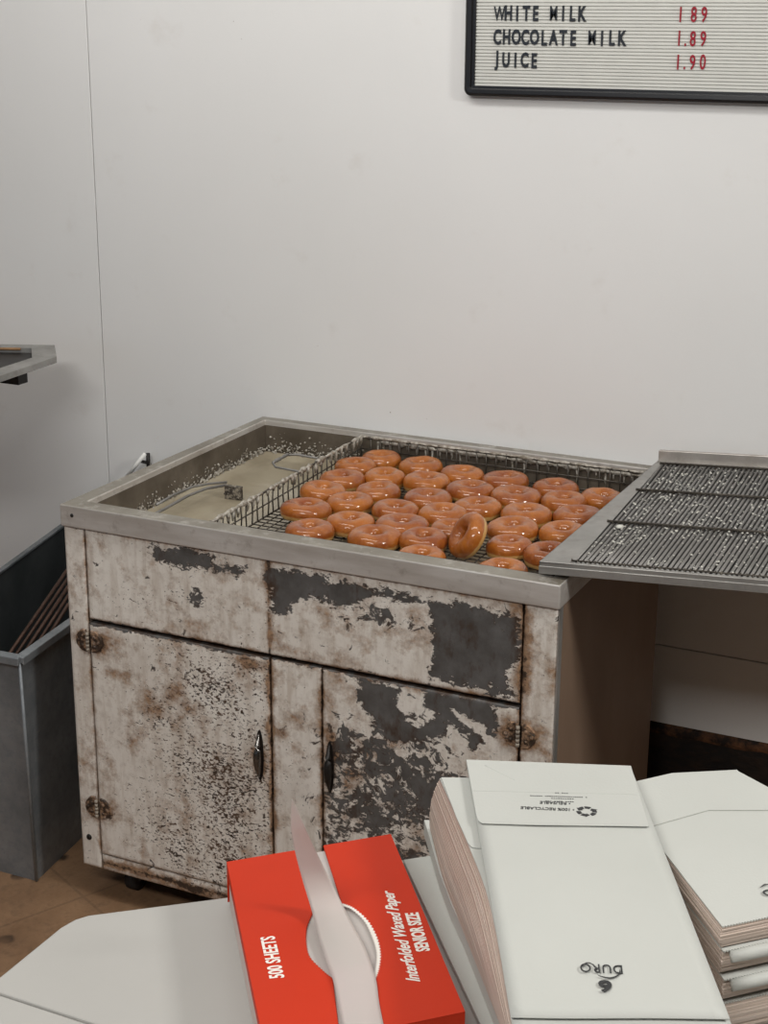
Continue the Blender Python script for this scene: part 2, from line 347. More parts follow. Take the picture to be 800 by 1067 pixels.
tag(box('floor', (-2.6, -5.0, -0.05), (4.2, WY+0.10, 0), M['floor']), kind='structure')
tag(box('wall_left', (-2.7, -5.0, 0), (-2.6, WY+0.1, 2.75), M['room']), kind='structure')
tag(box('wall_right', (4.2, -5.0, 0), (4.3, WY+0.1, 2.75), M['room']), kind='structure')
tag(box('wall_front', (-2.7, -5.1, 0), (4.3, -5.0, 2.75), M['room']), kind='structure')
tag(box('ceiling', (-2.7, -5.1, 2.75), (4.3, WY+0.1, 2.85), M['ceiling']), kind='structure')

# ------------------------------------------------------------------ the glazing table
W, D = 0.95, 0.735
T = thing('glazing_table', (W/2, 0.3, 0), 'white enamelled glazing table with peeling paint and a steel-rimmed tank of doughnuts', 'glazing table')
def pf(px, py): p = atY(px, py, 0.006); return (p.x, p.z)
def c5(x, y): return (50+x/2.667, 540+y/2.667)
def c6(x, y): return (260+x/1.818, 580+y/1.818)
def cd_(x, y): return (330+x/3.478, 680+y/3.478)
def ca(x, y): return (90+x/3.2, 540+y/3.2)
BARE = [
 [ca(*q) for q in [(205,110),(225,85),(262,98),(300,92),(345,100),(400,112),(432,128),(425,145),(470,165),(530,160),(525,185),(490,188),(455,180),(405,168),(360,160),(330,165),(285,165),(262,145),(232,140),(215,128)]],
 [ca(*q) for q in [(345,248),(360,240),(372,252),(390,262),(388,285),(345,288)]],
 [ca(*q) for q in [(600,165),(640,172),(800,185),(800,262),(740,260),(700,290),(660,325),(610,320)]],
 [c6(*q) for q in [(130,45),(240,62),(345,85),(415,92),(490,108),(508,120),(512,200),(495,222),(485,245),(500,262),(420,250),(340,230),(338,205),(346,180),(345,110),(300,92),(250,72),(215,90),(190,95),(130,80)]],
 [cd_(*q) for q in [(165,85),(310,115),(300,190),(330,240),(370,265),(400,255),(430,225),(395,195),(405,125),(480,140),(600,165),(640,190),(660,240),(655,310),(615,300),(560,300),(480,270),(450,300),(380,330),(250,310),(210,260),(160,200),(140,150)]],
 [cd_(*q) for q in [(95,290),(170,290),(190,350),(200,400),(160,450),(110,420),(70,370)]],
 [cd_(*q) for q in [(540,300),(615,300),(590,345),(560,350)]],
]
CREAM = [
 [cd_(*q) for q in [(310,120),(350,155),(400,200),(425,225),(385,255),(330,235),(295,195)]],
 [cd_(*q) for q in [(490,205),(540,230),(610,260),(620,310),(580,290),(520,250)]],
 [c6(*q) for q in [(235,75),(340,92),(345,200),(325,222),(200,200),(100,190),(30,170),(30,120),(130,92),(200,100)]],
]
FLECK = [(cd_(340, 480), 70, 62, 1.0), (cd_(150, 560), 45, 45, 0.9), (cd_(420, 380), 50, 26, 0.55), (cd_(100, 330), 32, 40, 0.7), (c6(260, 112), 50, 18, 0.72)]
CHIP = [(c5(470, 480), 62, 45, 0.75), (c5(300, 560), 60, 60, 0.45), (c5(480, 760), 75, 90, 0.8), (c5(300, 800), 60, 60, 0.5), (c5(400, 920), 90, 32, 0.8), (c5(420, 230), 62, 16, 0.75),
        (c5(240, 220), 42, 20, 0.6), (c5(600, 330), 50, 26, 0.5), (c5(680, 700), 22, 120, 0.5), (c5(90, 600), 12, 120, 0.25), (c6(230, 120), 60, 22, 0.5)]
SEAMX = [0.0445, 0.4265, 0.5285, 0.8905]
ZD = ZR-0.2193                    # the line under the apron
RUSTP = [(98, 669, 26, 16, 1.2), (106, 845, 24, 15, 1.2), (541, 766, 26, 20, 1.2), (272, 792, 12, 24, 0.9), (125, 702, 30, 9, 0.55), (262, 690, 26, 12, 0.9), (547, 690, 10, 60, 0.9),
         (535, 645, 8, 40, 0.7), (345, 780, 12, 70, 0.9), (200, 925, 60, 9, 1.1), (560, 670, 9, 40, 0.5), (310, 680, 45, 10, 0.6), (335, 640, 40, 18, 0.4), (360, 720, 30, 12, 0.5)]
def sdist(P, poly):
    d = np.full(len(P), 1e9); ins = np.zeros(len(P), bool); k = len(poly)
    for i in range(k):
        a = np.array(poly[i]); b = np.array(poly[(i+1) % k]); ab = b-a
        t = np.clip(((P-a)@ab)/(ab@ab+1e-12), 0, 1); q = a+t[:, None]*ab
        d = np.minimum(d, np.hypot(*(P-q).T))
        cond = (a[1] > P[:, 1]) != (b[1] > P[:, 1])
        xx = (b[0]-a[0])*(P[:, 1]-a[1])/(b[1]-a[1]+1e-12)+a[0]
        ins ^= cond & (P[:, 0] < xx)
    return np.where(ins, d, -d)
BAREW = [[pf(*q) for q in pl] for pl in BARE]; CREAMW = [[pf(*q) for q in pl] for pl in CREAM]
PXM = 560.0
def fields(P):
    b = np.full(len(P), -1.0)
    for pl in BAREW: b = np.maximum(b, np.clip(sdist(P, pl)/0.020, -1, 0.85))
    for pl in CREAMW: b = np.minimum(b, np.clip(-sdist(P, pl)/0.009, -0.8, 1))
    def blobs(L):
        o = np.zeros(len(P))
        for (c, rx, rz, a) in L:
            q = pf(*c); o = np.maximum(o, a*np.exp(-((P[:, 0]-q[0])/(rx/PXM))**2-((P[:, 1]-q[1])/(rz/PXM))**2))
        return o
    fl = blobs(FLECK); ch = 0.27+0.42*blobs(CHIP)+0.19*np.clip((P[:, 0]-0.10)/0.15, 0, 1)*(P[:, 0] < 0.4265)*(P[:, 1] < ZD)
    ch = ch+np.array([0.16*mnoise.noise(Vector((a*13, 1, c_*13))) for a, c_ in P])
    ru = np.zeros(len(P))
    for (x, y, rx, rz, a) in RUSTP:
        q = pf(x, y); ru = np.maximum(ru, a*np.exp(-((P[:, 0]-q[0])/(rx/PXM))**2-((P[:, 1]-q[1])/(rz/PXM))**2))
    for sx in SEAMX: ru = np.maximum(ru, (1.05 if sx > 0.1 else 0.75)*np.exp(-np.abs(P[:, 0]-sx)/(0.0095 if sx > 0.1 else 0.0055))*np.where((P[:, 1] < ZD) | (abs(sx-0.5285) > 0.01), 1, 0))
    ru = np.maximum(ru, np.array([0.22+0.45*mnoise.noise(Vector((a*11, 6, c_*8))) for a, c_ in P]))
    inn = (P[:, 0] > 0.044) & (P[:, 0] < 0.89)
    ru = np.maximum(ru, np.where(inn, 1.15*np.exp(-np.abs(P[:, 1]-ZD)/0.008), 0))
    ru = np.maximum(ru, 0.75*np.exp(-np.abs(P[:, 1]-(ZR-0.042))/0.006))
    ru = np.maximum(ru, 1.1*np.exp(-np.abs(P[:, 1]-0.085)/0.018)*(P[:, 0] > 0.045))
    b = np.maximum(b, np.where((P[:, 0] > 0.529) & (P[:, 0] < 0.8905) & (P[:, 1] < 0.44) & (P[:, 1] > 0.0), -0.03, -1))
    low = (P[:, 0] > 0.529) & (P[:, 0] < 0.8905) & (P[:, 1] < 0.47)
    b = np.where(low, np.minimum(b, 0.02), b)
    b = np.maximum(b, np.where(inn, 0.75-np.abs(P[:, 1]-ZD+0.001)/0.0065, -1))
    return b, ch, ru, fl
def panel(name, x0, x1, z0, z1, y=0.006, th=0.018, parent=T, step=0.0035):
    nx = max(2, int((x1-x0)/step)); nz = max(2, int((z1-z0)/step))
    X, Z = np.meshgrid(np.linspace(x0, x1, nx+1), np.linspace(z0, z1, nz+1)); X = X.ravel(); Z = Z.ravel()
    ed = np.minimum.reduce([X-x0, x1-X, Z-z0, z1-Z]); Yv = y+0.0016*np.exp(-ed/0.0018)
    # shallow dents
    Yv = Yv+np.array([0.0009*mnoise.noise(Vector((a*9, 2, b*9))) for a, b in zip(X, Z)])
    vs = list(zip(X, Yv, Z)); fs = []
    for j in range(nz):
        for i in range(nx):
            a = j*(nx+1)+i; fs.append((a, a+1, a+nx+2, a+nx+1))
    k = len(vs); vs += [(x0, y+th, z0), (x1, y+th, z0), (x1, y+th, z1), (x0, y+th, z1)]
    c0, c1, c2, c3 = 0, nx, (nz+1)*(nx+1)-1, nz*(nx+1)
    bot = list(range(0, nx+1)); top = list(range(c3, c2+1)); lef = [j*(nx+1) for j in range(nz+1)]; rig = [j*(nx+1)+nx for j in range(nz+1)]
    fs += [tuple(bot[::-1]+[k, k+1]), tuple(top+[k+2, k+3]), tuple(lef+[k+3, k]), tuple(rig[::-1]+[k+1, k+2]), (k, k+3, k+2, k+1)]
    m = MB(); m.v = vs; m.f = fs; m.sm = [True]*(nx*nz)+[False]*5
    o = m.build(name, M['flake'], parent, recalc=False)
    P = np.array([(v[0], v[2]) for v in vs])
    for nm, arr in zip(('bare', 'chips', 'rust', 'fleck'), fields(P)):
        at = o.data.attributes.new(nm, 'FLOAT', 'POINT'); at.data.foreach_set('value', np.ascontiguousarray(arr, dtype=np.float32))
    return o
sg = 0.0016
zt = ZR-0.040
panel('stile', 0.0, SEAMX[0]-sg, 0.07, zt)
panel('stile', SEAMX[3]+sg, W-0.001, 0.07, zt)
panel('apron', SEAMX[0]+sg, SEAMX[3]-sg, ZD+0.003, zt)
zb = 0.105
panel('centre_stile', SEAMX[1]+sg, SEAMX[2]-sg, zb, ZD-0.003)
d1 = panel('door', SEAMX[0]+sg, SEAMX[1]-sg, zb, ZD-0.003, y=0.0045, th=0.017)
d2 = panel('door', SEAMX[2]+sg, SEAMX[3]-sg, zb, ZD-0.003, y=0.0045, th=0.017)
panel('bottom_rail', SEAMX[0]+sg, SEAMX[3]-sg, 0.07, zb-0.004)
tag(d2, 'door with most of its paint gone, dark steel showing')
tag(d1, 'door with mostly intact, finely chipped cream paint')
box('carcass', (0.002, 0.024, 0.075), (W-0.002, 0.585, 0.70), M['dark'], T)
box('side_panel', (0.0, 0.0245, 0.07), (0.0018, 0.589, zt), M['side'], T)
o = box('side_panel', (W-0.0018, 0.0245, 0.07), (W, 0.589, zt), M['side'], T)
# corner edge strip seen along the right front edge
box('corner_strip', (W-0.0008, 0.0062, 0.07), (W+0.0012, 0.022, zt), M['tray'], T)
# rim: a folded steel frame
rw = 0.038; rb = 0.026
out = [(-0.002, 0.0), (W+0.002, 0.0), (W+0.002, D), (-0.002, D)]
inn = [(rw*0.85, rw), (W-0.022, rw), (W-0.022, D-rb), (rw*0.5, D-rb)]
m = MB(); vs = [(x, y, ZR) for x, y in out]+[(x, y, ZR) for x, y in inn]+[(x, y, ZR-0.041) for x, y in out]+[(x, y, ZR-0.012) for x, y in inn]+[(x, y, ZR-0.041) for x, y in [(0.004, 0.004), (W-0.004, 0.004), (W-0.004, D-0.004), (0.004, D-0.004)]]
fs = []
for i in range(4):
    j = (i+1) % 4; fs += [(i, j, 4+j, 4+i), (8+i, 8+j, j, i), (4+i, 4+j, 12+j, 12+i), (16+i, 16+j, 8+j, 8+i)]
m.add(vs, fs); m.build('rim', M['rim_dark_top'], T, bevel=0.0022)
# tank
zf = ZR-0.105
m = MB(); ti = [(rw*0.85+0.001, rw+0.001), (W-0.023, rw+0.001), (W-0.023, D-rb-0.001), (rw*0.5+0.001, D-rb-0.001)]
to_ = [(x-0.002*(1 if x > 0.5 else -1)*-1, y-0.002*(1 if y > 0.3 else -1)*-1) for x, y in ti]
vs = [(x, y, ZR-0.0115) for x, y in ti]+[(x, y, zf) for x, y in ti]+[(x, y, ZR-0.0115) for x, y in to_]+[(x, y, zf-0.002) for x, y in to_]
fs = []
for i in range(4):
    j = (i+1) % 4; fs += [(i, j, 4+j, 4+i), (8+i, 12+i, 12+j, 8+j), (i, 8+i, 8+j, j)]
fs += [(4, 5, 6, 7), (12, 15, 14, 13)]
m.add(vs, fs); m.build('tank', M['tank'], T)
# hinges, handles, casters, bolts
def hinge(x, z, parent=T):
    s = 1
    for sgn in (-1, 1):
        poly = []
        for k in range(17):
            a = -math.pi/2+math.pi*k/16; poly.append((sgn*(0.006+0.022*max(0, math.cos(a))**0.5), 0.0185*math.sin(a)*(1+0.12*math.cos(4*a))))
        mm = MB(); vs = [(x+p[0], 0.0015, z+p[1]) for p in poly]+[(x+p[0]*1.04, 0.0062, z+p[1]*1.06) for p in poly]; kk = len(poly)
        mm.add(vs, [tuple(range(kk))]+[(i, (i+1) % kk, kk+(i+1) % kk, kk+i) for i in range(kk)])
        for (dx, dz) in ((0.013, 0.009), (0.013, -0.009), (0.022, 0)):
            mm.tube([(x+sgn*dx, 0.0018, z+dz), (x+sgn*dx, -0.0008, z+dz)], [0.0040, 0.0030], 10)
        h = mm.build('hinge', M['flake'], parent)
        P = np.array([(v[0], v[2]) for v in vs])
        nv = len(h.data.vertices)
        for nm, val in (('bare', -0.35), ('chips', 0.35), ('rust', 0.95), ('fleck', 0.1)):
            at = h.data.attributes.new(nm, 'FLOAT', 'POINT'); at.data.foreach_set('value', np.full(nv, val, dtype=np.float32))
        if sgn < 0:
            mm = MB()
            for k in range(5): mm.tube([(x, -0.0015, z-0.019+k*0.0076+0.0004), (x, -0.0015, z-0.019+(k+1)*0.0076-0.0004)], 0.0034, 10)
            mm.build('hinge_pin', M['agedpin'], h)
hinge(SEAMX[0], 0.546); hinge(SEAMX[0], 0.203); hinge(SEAMX[3], 0.535); hinge(SEAMX[3], 0.203)
def pull(x, z, parent):
    pts = []; rr = []
    for k in range(17):
        t = k/16; pts.append((x+0.0035*math.sin(t*3.1), 0.003-0.015*math.sin(math.pi*t)**0.8, z+0.044-0.088*t)); rr.append(0.0012+0.0060*math.sin(math.pi*t)**1.1)
    m = MB().tube(pts, rr, 12)
    h = m.build('handle', M['darkchrome'], parent)
    kk = 20; pl = [(x+0.0078*math.sin(2*math.pi*i/kk), z+0.050*math.cos(2*math.pi*i/kk)) for i in range(kk)]
    m = MB().add([(a, 0.0046, b) for a, b in pl]+[(a, 0.0032, b) for a, b in pl], [tuple(range(kk)), tuple(range(kk, 2*kk))[::-1]]+[(i, (i+1) % kk, kk+(i+1) % kk, kk+i) for i in range(kk)])
    m.build('backplate', M['blacksteel'], h)
    return h
pull(0.4035, 0.392, d1); pull(0.5442, 0.400, d2).data.materials[0] = M['blacksteel']
def caster(x, y):
    m = MB().tube([(x-0.011, y, 0.026), (x+0.011, y, 0.026)], 0.026, 20)
    c = m.build('caster', M['rubber'], T)
    m = MB().tube([(x-0.0155, y, 0.026), (x+0.0155, y, 0.026)], 0.008, 10)
    m.box((x-0.016, y-0.012, 0.022), (x-0.0125, y+0.012, 0.062)); m.box((x+0.0125, y-0.012, 0.022), (x+0.016, y+0.012, 0.062)); m.box((x-0.022, y-0.020, 0.060), (x+0.022, y+0.020, 0.0745))
    m.build('caster_fork', M['chrome'], c)
for q in ((0.075, 0.075), (W-0.07, 0.075), (0.075, 0.52), (W-0.07, 0.52)): caster(*q)
p = pf(93, 872); MB().tube([(p[0], 0.0058, p[1]), (p[0], 0.0035, p[1])], [0.0062, 0.0050], 12).build('screw', M['blacksteel'], T)
p = pf(77, 537); MB().tube([(p[0], 0.0005, ZR-0.018), (p[0], -0.0015, ZR-0.018)], [0.0040, 0.0030], 12).build('screw', M['blacksteel'], T)

# ------------------------------------------------------------------ glaze in the tank
zg = ZR-0.080
gx0, gx1, gy0, gy1 = 0.035, W-0.0245, rw+0.002, D-rb-0.002
m = MB(); nx, ny = 60, 46
vs = []
for j in range(ny+1):
    for i in range(nx+1):
        u, v = i/nx, j/ny; Y_ = lerp(gy0, gy1, v); xl = lerp(rw*0.85+0.002, rw*0.5+0.002, v); X_ = lerp(xl, gx1, u)
        e = min(X_-xl, gx1-X_, Y_-gy0, gy1-Y_)
        vs.append((X_, Y_, zg+0.0016*mnoise.noise(Vector((X_*14, Y_*14, 0)))+0.010*math.exp(-e/0.006)))
m.add(vs, [(j*(nx+1)+i, j*(nx+1)+i+1, (j+1)*(nx+1)+i+1, (j+1)*(nx+1)+i) for j in range(ny) for i in range(nx)], True)
G = thing('sugar_glaze', (0.15, 0.35, zf), 'pool of pale beige liquid sugar glaze filling the steel tank', 'glaze')
m.build('glaze_pool', M['glaze'], G)
m = MB()
def lumpy(m, a, b, r, seed, n=40, amp=0.6, sag=0.0):
    a = Vector(a); b = Vector(b); pts = []; rr = []
    for i in range(n+1):
        p = a.lerp(b, i/n); q = mnoise.noise(Vector((i*0.45, seed, 1.3))); q2 = mnoise.noise(Vector((i*0.9, seed+7, 2.1)))
        pts.append(p+Vector((0.3*r*q2, 0.3*r*q, 0.5*r*q2))); rr.append(max(r*0.25, r*(1+amp*q*1.6)))
    m.tube(pts, rr, 8)
def blob(m, c, r, sq=0.6):
    b = bmesh.new(); bmesh.ops.create_icosphere(b, subdivisions=1, radius=1)
    vs = []; sd = random.random()*50
    for v in b.verts:
        k = 1+0.5*mnoise.noise(v.co*1.3+Vector((sd, 0, 0))); vs.append((c.x+v.co.x*r*k, c.y+v.co.y*r*k*1.25, c.z+v.co.z*r*k*sq))
    fs = [tuple(v.index for v in f.verts) for f in b.faces]; b.free(); m.add(vs, fs, True)
for i in range(1300):             # splatter dried along the waterline of the left and back walls
    t = random.random(); hh = abs(random.gauss(0, 0.012)); y_ = lerp(0.06, D-rb-0.006, t**0.8)
    if mnoise.noise(Vector((y_*22, hh*60, 3)))+random.uniform(-.3, .5) < 0: continue
    if i % 3: blob(m, Vector((lerp(rw*0.85+0.003, rw*0.5+0.003, (y_-rw)/(D-rb-rw)), y_, zg+0.007+hh)), random.choice((0.0010, 0.0014, 0.0020, 0.0032))*(1-hh*14 if hh < .04 else .4), 1.3)
    else: blob(m, Vector((random.uniform(0.024, 0.262), D-rb-0.003, zg+0.007+hh*1.4)), random.choice((0.0010, 0.0014, 0.0020, 0.0032)), 0.9)
lumpy(m, (0.30, D-rb-0.004, ZR-0.016), (W-0.03, D-rb-0.004, ZR-0.016), 0.0042, 5, 120)
for i in range(34):              # drips on the tank's back wall
    X_ = 0.29+0.64*i/33+random.uniform(-.006, .006); L = random.uniform(0.006, 0.034)
    m.tube([(X_, D-rb-0.003, ZR-0.016), (X_+random.uniform(-.002, .002), D-rb-0.003, ZR-0.016-L*0.6), (X_, D-rb-0.003, ZR-0.016-L)], [0.0030, 0.0020, 0.0010], 6)
m.build('dried_crust', M['crust'], G)

# spreader lying in the glaze
L = thing('glaze_spreader', (0.13, 0.28, zg), 'bent steel strip tool with a crusted square end lying in the glaze', 'spreader')
hp = [atZ(160, 536, ZR-0.045), atZ(172, 530, ZR-0.050), atZ(195, 517, ZR-0.052), atZ(215, 509, ZR-0.055), atZ(236, 505.5, ZR-0.058)]
hp2 = [atZ(163, 526, ZR-0.045), atZ(180, 516, ZR-0.046), atZ(200, 507.5, ZR-0.050), atZ(218, 504, ZR-0.055), atZ(236, 502.5, ZR-0.058)]
m = MB(); m.tube(hp, 0.0030, 8); m.tube(hp2, 0.0026, 8); m.build('handle', M['rodwire'], L)
c0 = atZ(234, 518, zg+0.004); c1 = atZ(251, 520, zg+0.004); dv = (c1-c0).normalized(); nv_ = Vector((-dv.y, dv.x, 0))
m = MB(); bt = [c0, c1, c1+nv_*0.010, c0+nv_*0.010]
m.hexa([(p.x, p.y, zg+0.001) for p in bt], [(p.x, p.y, zg+0.028) for p in bt])
for k in range(14):
    q = c0.lerp(c1, random.random()); zz = zg+random.uniform(0.005, 0.027)
    m.tube([(q.x, q.y, zz), (q.x-nv_.x*0.0025, q.y-nv_.y*0.0025, zz-0.002)], [0.0030, 0.001], 6)
m.build('blade', M['blade'], L, bevel=0.0015)

# ------------------------------------------------------------------ the wire basket
zbk = ZR-0.056; ztop = ZR-0.006
BK = thing('wire_basket', (0.6, 0.37, zbk), 'shallow dark wire dipping basket holding the glazed doughnuts in the tank', 'basket')
bxf, bxb, bx1, by0, by1 = 0.290, 0.262, W-0.030, 0.046, D-rb-0.016
def blx(y): return lerp(bxf, bxb, (y-by0)/(by1-by0))
m = MB(); r1 = 0.0013
yy = by0
while yy < by1+0.001:
    m.tube([(blx(yy), yy, zbk), (bx1, yy, zbk)], r1, 5); yy += 0.0175
xx = 0.0
while xx < 1.001:
    m.tube([(lerp(bxf, bx1, xx), by0, zbk+0.0018), (lerp(bxb, bx1, xx), by1, zbk+0.0018)], r1, 5); xx += 1/34
m.build('wire_floor', M['wire'], BK)
def wirewall(name, a, b, zt_, zb_, step, bulge=0.0):
    m = MB(); a = Vector(a); b = Vector(b); k = int((b-a).length/step)
    for i in range(k+1):
        p = a.lerp(b, i/k); w_ = random.uniform(-.0012, .0012)
        m.tube([(p.x, p.y, zt_), (p.x+w_, p.y+w_, (zt_+zb_)/2), (p.x, p.y, zb_)], r1*1.15, 5)
    for z in (zt_-(zt_-zb_)*0.5, zb_+0.001): m.tube([(a.x, a.y, z), (b.x, b.y, z)], r1*1.1, 5)
    return m.build(name, M['wire'], BK)
wirewall('wire_side', (bxf, by0, 0), (bxb, by1, 0), ztop, zbk, 0.0215)
wirewall('wire_side', (bxb, by1, 0), (bx1, by1, 0), ztop, zbk, 0.0215)
wirewall('wire_side', (bx1, by1, 0), (bx1, by0, 0), ztop, zbk, 0.0215)
wirewall('wire_side', (bx1, by0, 0), (bxf, by0, 0), ztop, zbk, 0.0215)
MB().tube([(bxf, by0, ztop), (bxb, by1, ztop), (bx1, by1, ztop), (bx1, by0, ztop)], 0.0026, 8, closed=True).build('rim_wire', M['wire'], BK)
m = MB()
for (a, b, s_) in ((0.0, 0.30, 11), (0.34, 0.62, 12), (0.66, 1.0, 13)):
    lumpy(m, (lerp(bxf, bxb, a), lerp(by0, by1, a), ztop+0.001), (lerp(bxf, bxb, b), lerp(by0, by1, b), ztop+0.001), 0.0036, s_, 34, 0.7)
for i in range(26):
    t = i/25; t2 = t+random.uniform(-.015, .015); X_ = lerp(bxf, bxb, t2); Y_ = lerp(by0, by1, t2); L_ = random.uniform(0.004, 0.020)+0.02*max(0, t-0.55)
    m.tube([(X_, Y_, ztop), (X_+0.001, Y_, ztop-L_*0.5), (X_, Y_, ztop-L_)], [0.0046, 0.0034, 0.0014], 6)
lumpy(m, (bxb, by1, ztop+0.001), (bx1, by1, ztop+0.001), 0.0026, 15, 110, 0.8)
m.build('dried_glaze', M['crust'], BK)
q = [(blx(0.40), 0.40, ztop), (0.222, 0.395, ztop+0.004), (0.205, 0.415, ztop+0.005), (0.202, 0.480, ztop+0.005), (0.215, 0.495, ztop+0.004), (blx(0.50), 0.50, ztop)]
m = MB().tube(q, 0.0024, 8); lumpy(m, (0.205, 0.415, ztop+0.006), (0.202, 0.480, ztop+0.006), 0.0032, 21, 16, 0.5); m.build('handle', M['rodwire'], BK)

# ------------------------------------------------------------------ doughnuts
def donut_mesh(seed, tilted=False):
    R_, r_ = 0.0262, 0.0172; nu, nv = 48, 24; vs = []
    for i in range(nu):
        a = 2*math.pi*i/nu
        for j in range(nv):
            b = 2*math.pi*j/nv; cb, sb = math.cos(b), math.sin(b)
            rr = r_*(1+0.06*mnoise.noise(Vector((math.cos(a)*1.3, math.sin(a)*1.3, seed*3.1))))
            x = R_+rr*cb*1.0; z = rr*1.08*(abs(sb)**0.88)*(1 if sb > 0 else -1)
            if z < -0.009: z = -0.009+(z+0.009)*0.45
            if cb > 0.2: x += 0.0008*math.exp(-((z+0.004)/0.003)**2)*-1.2
            w_ = 1+0.035*mnoise.noise(Vector((math.cos(a)*0.9+seed*5, math.sin(a)*0.9, 1)))
            z += 0.0014*mnoise.noise(Vector((math.cos(a)*1.6, math.sin(a)*1.6+b*0.5, seed+9)))
            vs.append((x*math.cos(a)*w_, x*math.sin(a)*w_, z))
    me = bpy.data.meshes.new('glazed_doughnut')
    me.from_pydata(vs, [], [(i*nv+j, ((i+1) % nu)*nv+j, ((i+1) % nu)*nv+(j+1) % nv, i*nv+(j+1) % nv) for i in range(nu) for j in range(nv)])
    me.polygons.foreach_set('use_smooth', [True]*len(me.polygons)); me.materials.append(M['donut']); me.update()
    return me
DM = [donut_mesh(k) for k in range(9)]
zd = zbk+0.0032+0.0135
ordn = ['first', 'second', 'third', 'fourth', 'fifth', 'sixth', 'seventh']
ROWS = [
 ('back row along the far rim', [(0.333, 0.644, .080), (0.4275, 0.634, .086), (0.528, 0.614, .085), (0.620, 0.614, .090), (0.728, 0.609, .086), (0.8326, 0.583, .083)]),
 ('second row from the far rim', [(0.303, 0.571, .081), (0.398, 0.525, .080), (0.4837, 0.538, .088), (0.584, 0.522, .091), (0.678, 0.523, .094), (0.772, 0.532, .084)]),
 ('third row from the far rim', [(0.3283, 0.4746, .087), (0.428, 0.432, .084), (0.534, 0.4325, .089), (0.6395, 0.424, .087), (0.7357, 0.4254, .092), (0.8247, 0.457, .086)]),
 ('fourth row from the far rim', [(0.332, 0.385, .086), (0.412, 0.343, .085), (0.510, 0.338, .086), (0.598, 0.356, .088), (0.7445, 0.334, .090), (0.834, 0.351, .082)]),
 ('fifth row from the far rim', [(0.357, 0.271, .091), (0.4686, 0.233, .086), (0.559, 0.262, .093), (0.650, 0.278, .076), (0.775, 0.240, .078), (0.851, 0.228, .082)]),
 ('row just behind the front rim', [(0.424, 0.160, .084), (0.5438, 0.178, .090), (0.627, 0.205, .082)]),
 ('frontmost pair half hidden by the front rim', [(0.664, 0.114, .080), (0.812, 0.112, .082)]),
]
placed = []
for rn, pts in ROWS:
    for i, (x, y, d_) in enumerate(pts): placed.append([x, y, d_*0.975, rn, i, len(pts)])
for it in range(60):             # ease them apart until they only touch
    for a in range(len(placed)):
        for b in range(a+1, len(placed)):
            A, B = placed[a], placed[b]; dx, dy = B[0]-A[0], B[1]-A[1]; dd = math.hypot(dx, dy); need = (A[2]+B[2])/2*0.93
            if dd < need:
                k = (need-dd)/2/dd*0.6; A[0] -= dx*k; A[1] -= dy*k; B[0] += dx*k; B[1] += dy*k
    for A in placed:
        h_ = A[2]/2
        A[0] = min(max(A[0], blx(A[1])+h_+0.003), bx1-h_-0.002); A[1] = min(max(A[1], by0+h_+0.003), by1-h_-0.003)
side = {0: 'leftmost', -1: 'rightmost'}
special = {('fifth row from the far rim', 0): 'pale-bellied glazed doughnut at the left end of the fifth row',
           ('back row along the far rim', 5): 'glazed doughnut at the right end of the back row, beside the rack edge',
           ('fifth row from the far rim', 3): 'glazed doughnut lying flat right behind the upright leaning doughnut'}
for k, (x, y, d_, rn, i, nn) in enumerate(placed):
    o = bpy.data.objects.new('glazed_doughnut', DM[k % 9]); COL.objects.link(o); s_ = d_/0.0868*1.10
    o.location = (x, y, zd); o.rotation_euler = (random.uniform(-.05, .05), random.uniform(-.05, .05), random.uniform(0, 6.28)); o.scale = (s_, s_, 1.0)
    lab = special.get((rn, i))
    if not lab:
        pos = 'leftmost' if i == 0 else 'rightmost' if i == nn-1 else ordn[i]+' from the left'
        lab = 'glazed doughnut, %s in the %s' % (pos, rn)
    tag(o, lab, 'doughnut', 'glazed doughnuts in the wire basket')
o = bpy.data.objects.new('glazed_doughnut', DM[3]); COL.objects.link(o)
o.location = (0.7085, 0.2130, zd+0.0210); o.scale = (1.0, 1.0, 1.0)
nrm = Vector((-0.62, -0.60, 0.52)).normalized()
o.rotation_euler = nrm.to_track_quat('Z', 'Y').to_euler()
tag(o, 'glazed doughnut propped almost upright, showing its pale side, in the middle of the front rows', 'doughnut', 'glazed doughnuts in the wire basket')

# ------------------------------------------------------------------ screen rack lying over the right end of the table
zt0 = ZR+0.024
TR = thing('draining_screen', (1.3, 0.36, zt0-0.02), 'wide steel draining screen flecked with dried glaze, lying over the table end', 'draining rack')
tx0, ty0, ty1, LX = 0.9065, 0.026, 0.700, 0.92
sl = 0.062; yw = 0.030
def tr(x, y, dz=0.0):            # local x to the right, y to the wall, on the sloping sheet
    return Vector((tx0+x*math.cos(yw), y+x*math.sin(yw), zt0+x*sl+dz))
def slab(m, pts, z0, z1):
    m.hexa([tr(x, y, z0) for x, y in pts], [tr(x, y, z1) for x, y in pts])
m = MB()
slab(m, [(0, ty0), (0.056, ty0), (0.014, ty1-0.03), (0, ty1-0.03)], -0.002, 0.001)
slab(m, [(0, ty0), (LX, ty0), (LX, ty0+0.008), (0, ty0+0.008)], -0.018, 0.0012)
slab(m, [(0, ty0-0.002), (LX, ty0-0.002), (LX, ty0+0.0002), (0, ty0+0.0002)], -0.019, -0.006)
slab(m, [(0, ty0), (0.003, ty0), (0.003, ty1), (0, ty1)], -0.014, 0.001)
slab(m, [(LX-0.03, ty0), (LX, ty0), (LX, ty1), (LX-0.03, ty1)], -0.014, 0.001)
slab(m, [(0, ty1-0.035), (LX, ty1-0.035), (LX, ty1), (0, ty1)], -0.006, -0.001)
m.build('frame', M['tray'], TR, bevel=0.0007, seg=1)
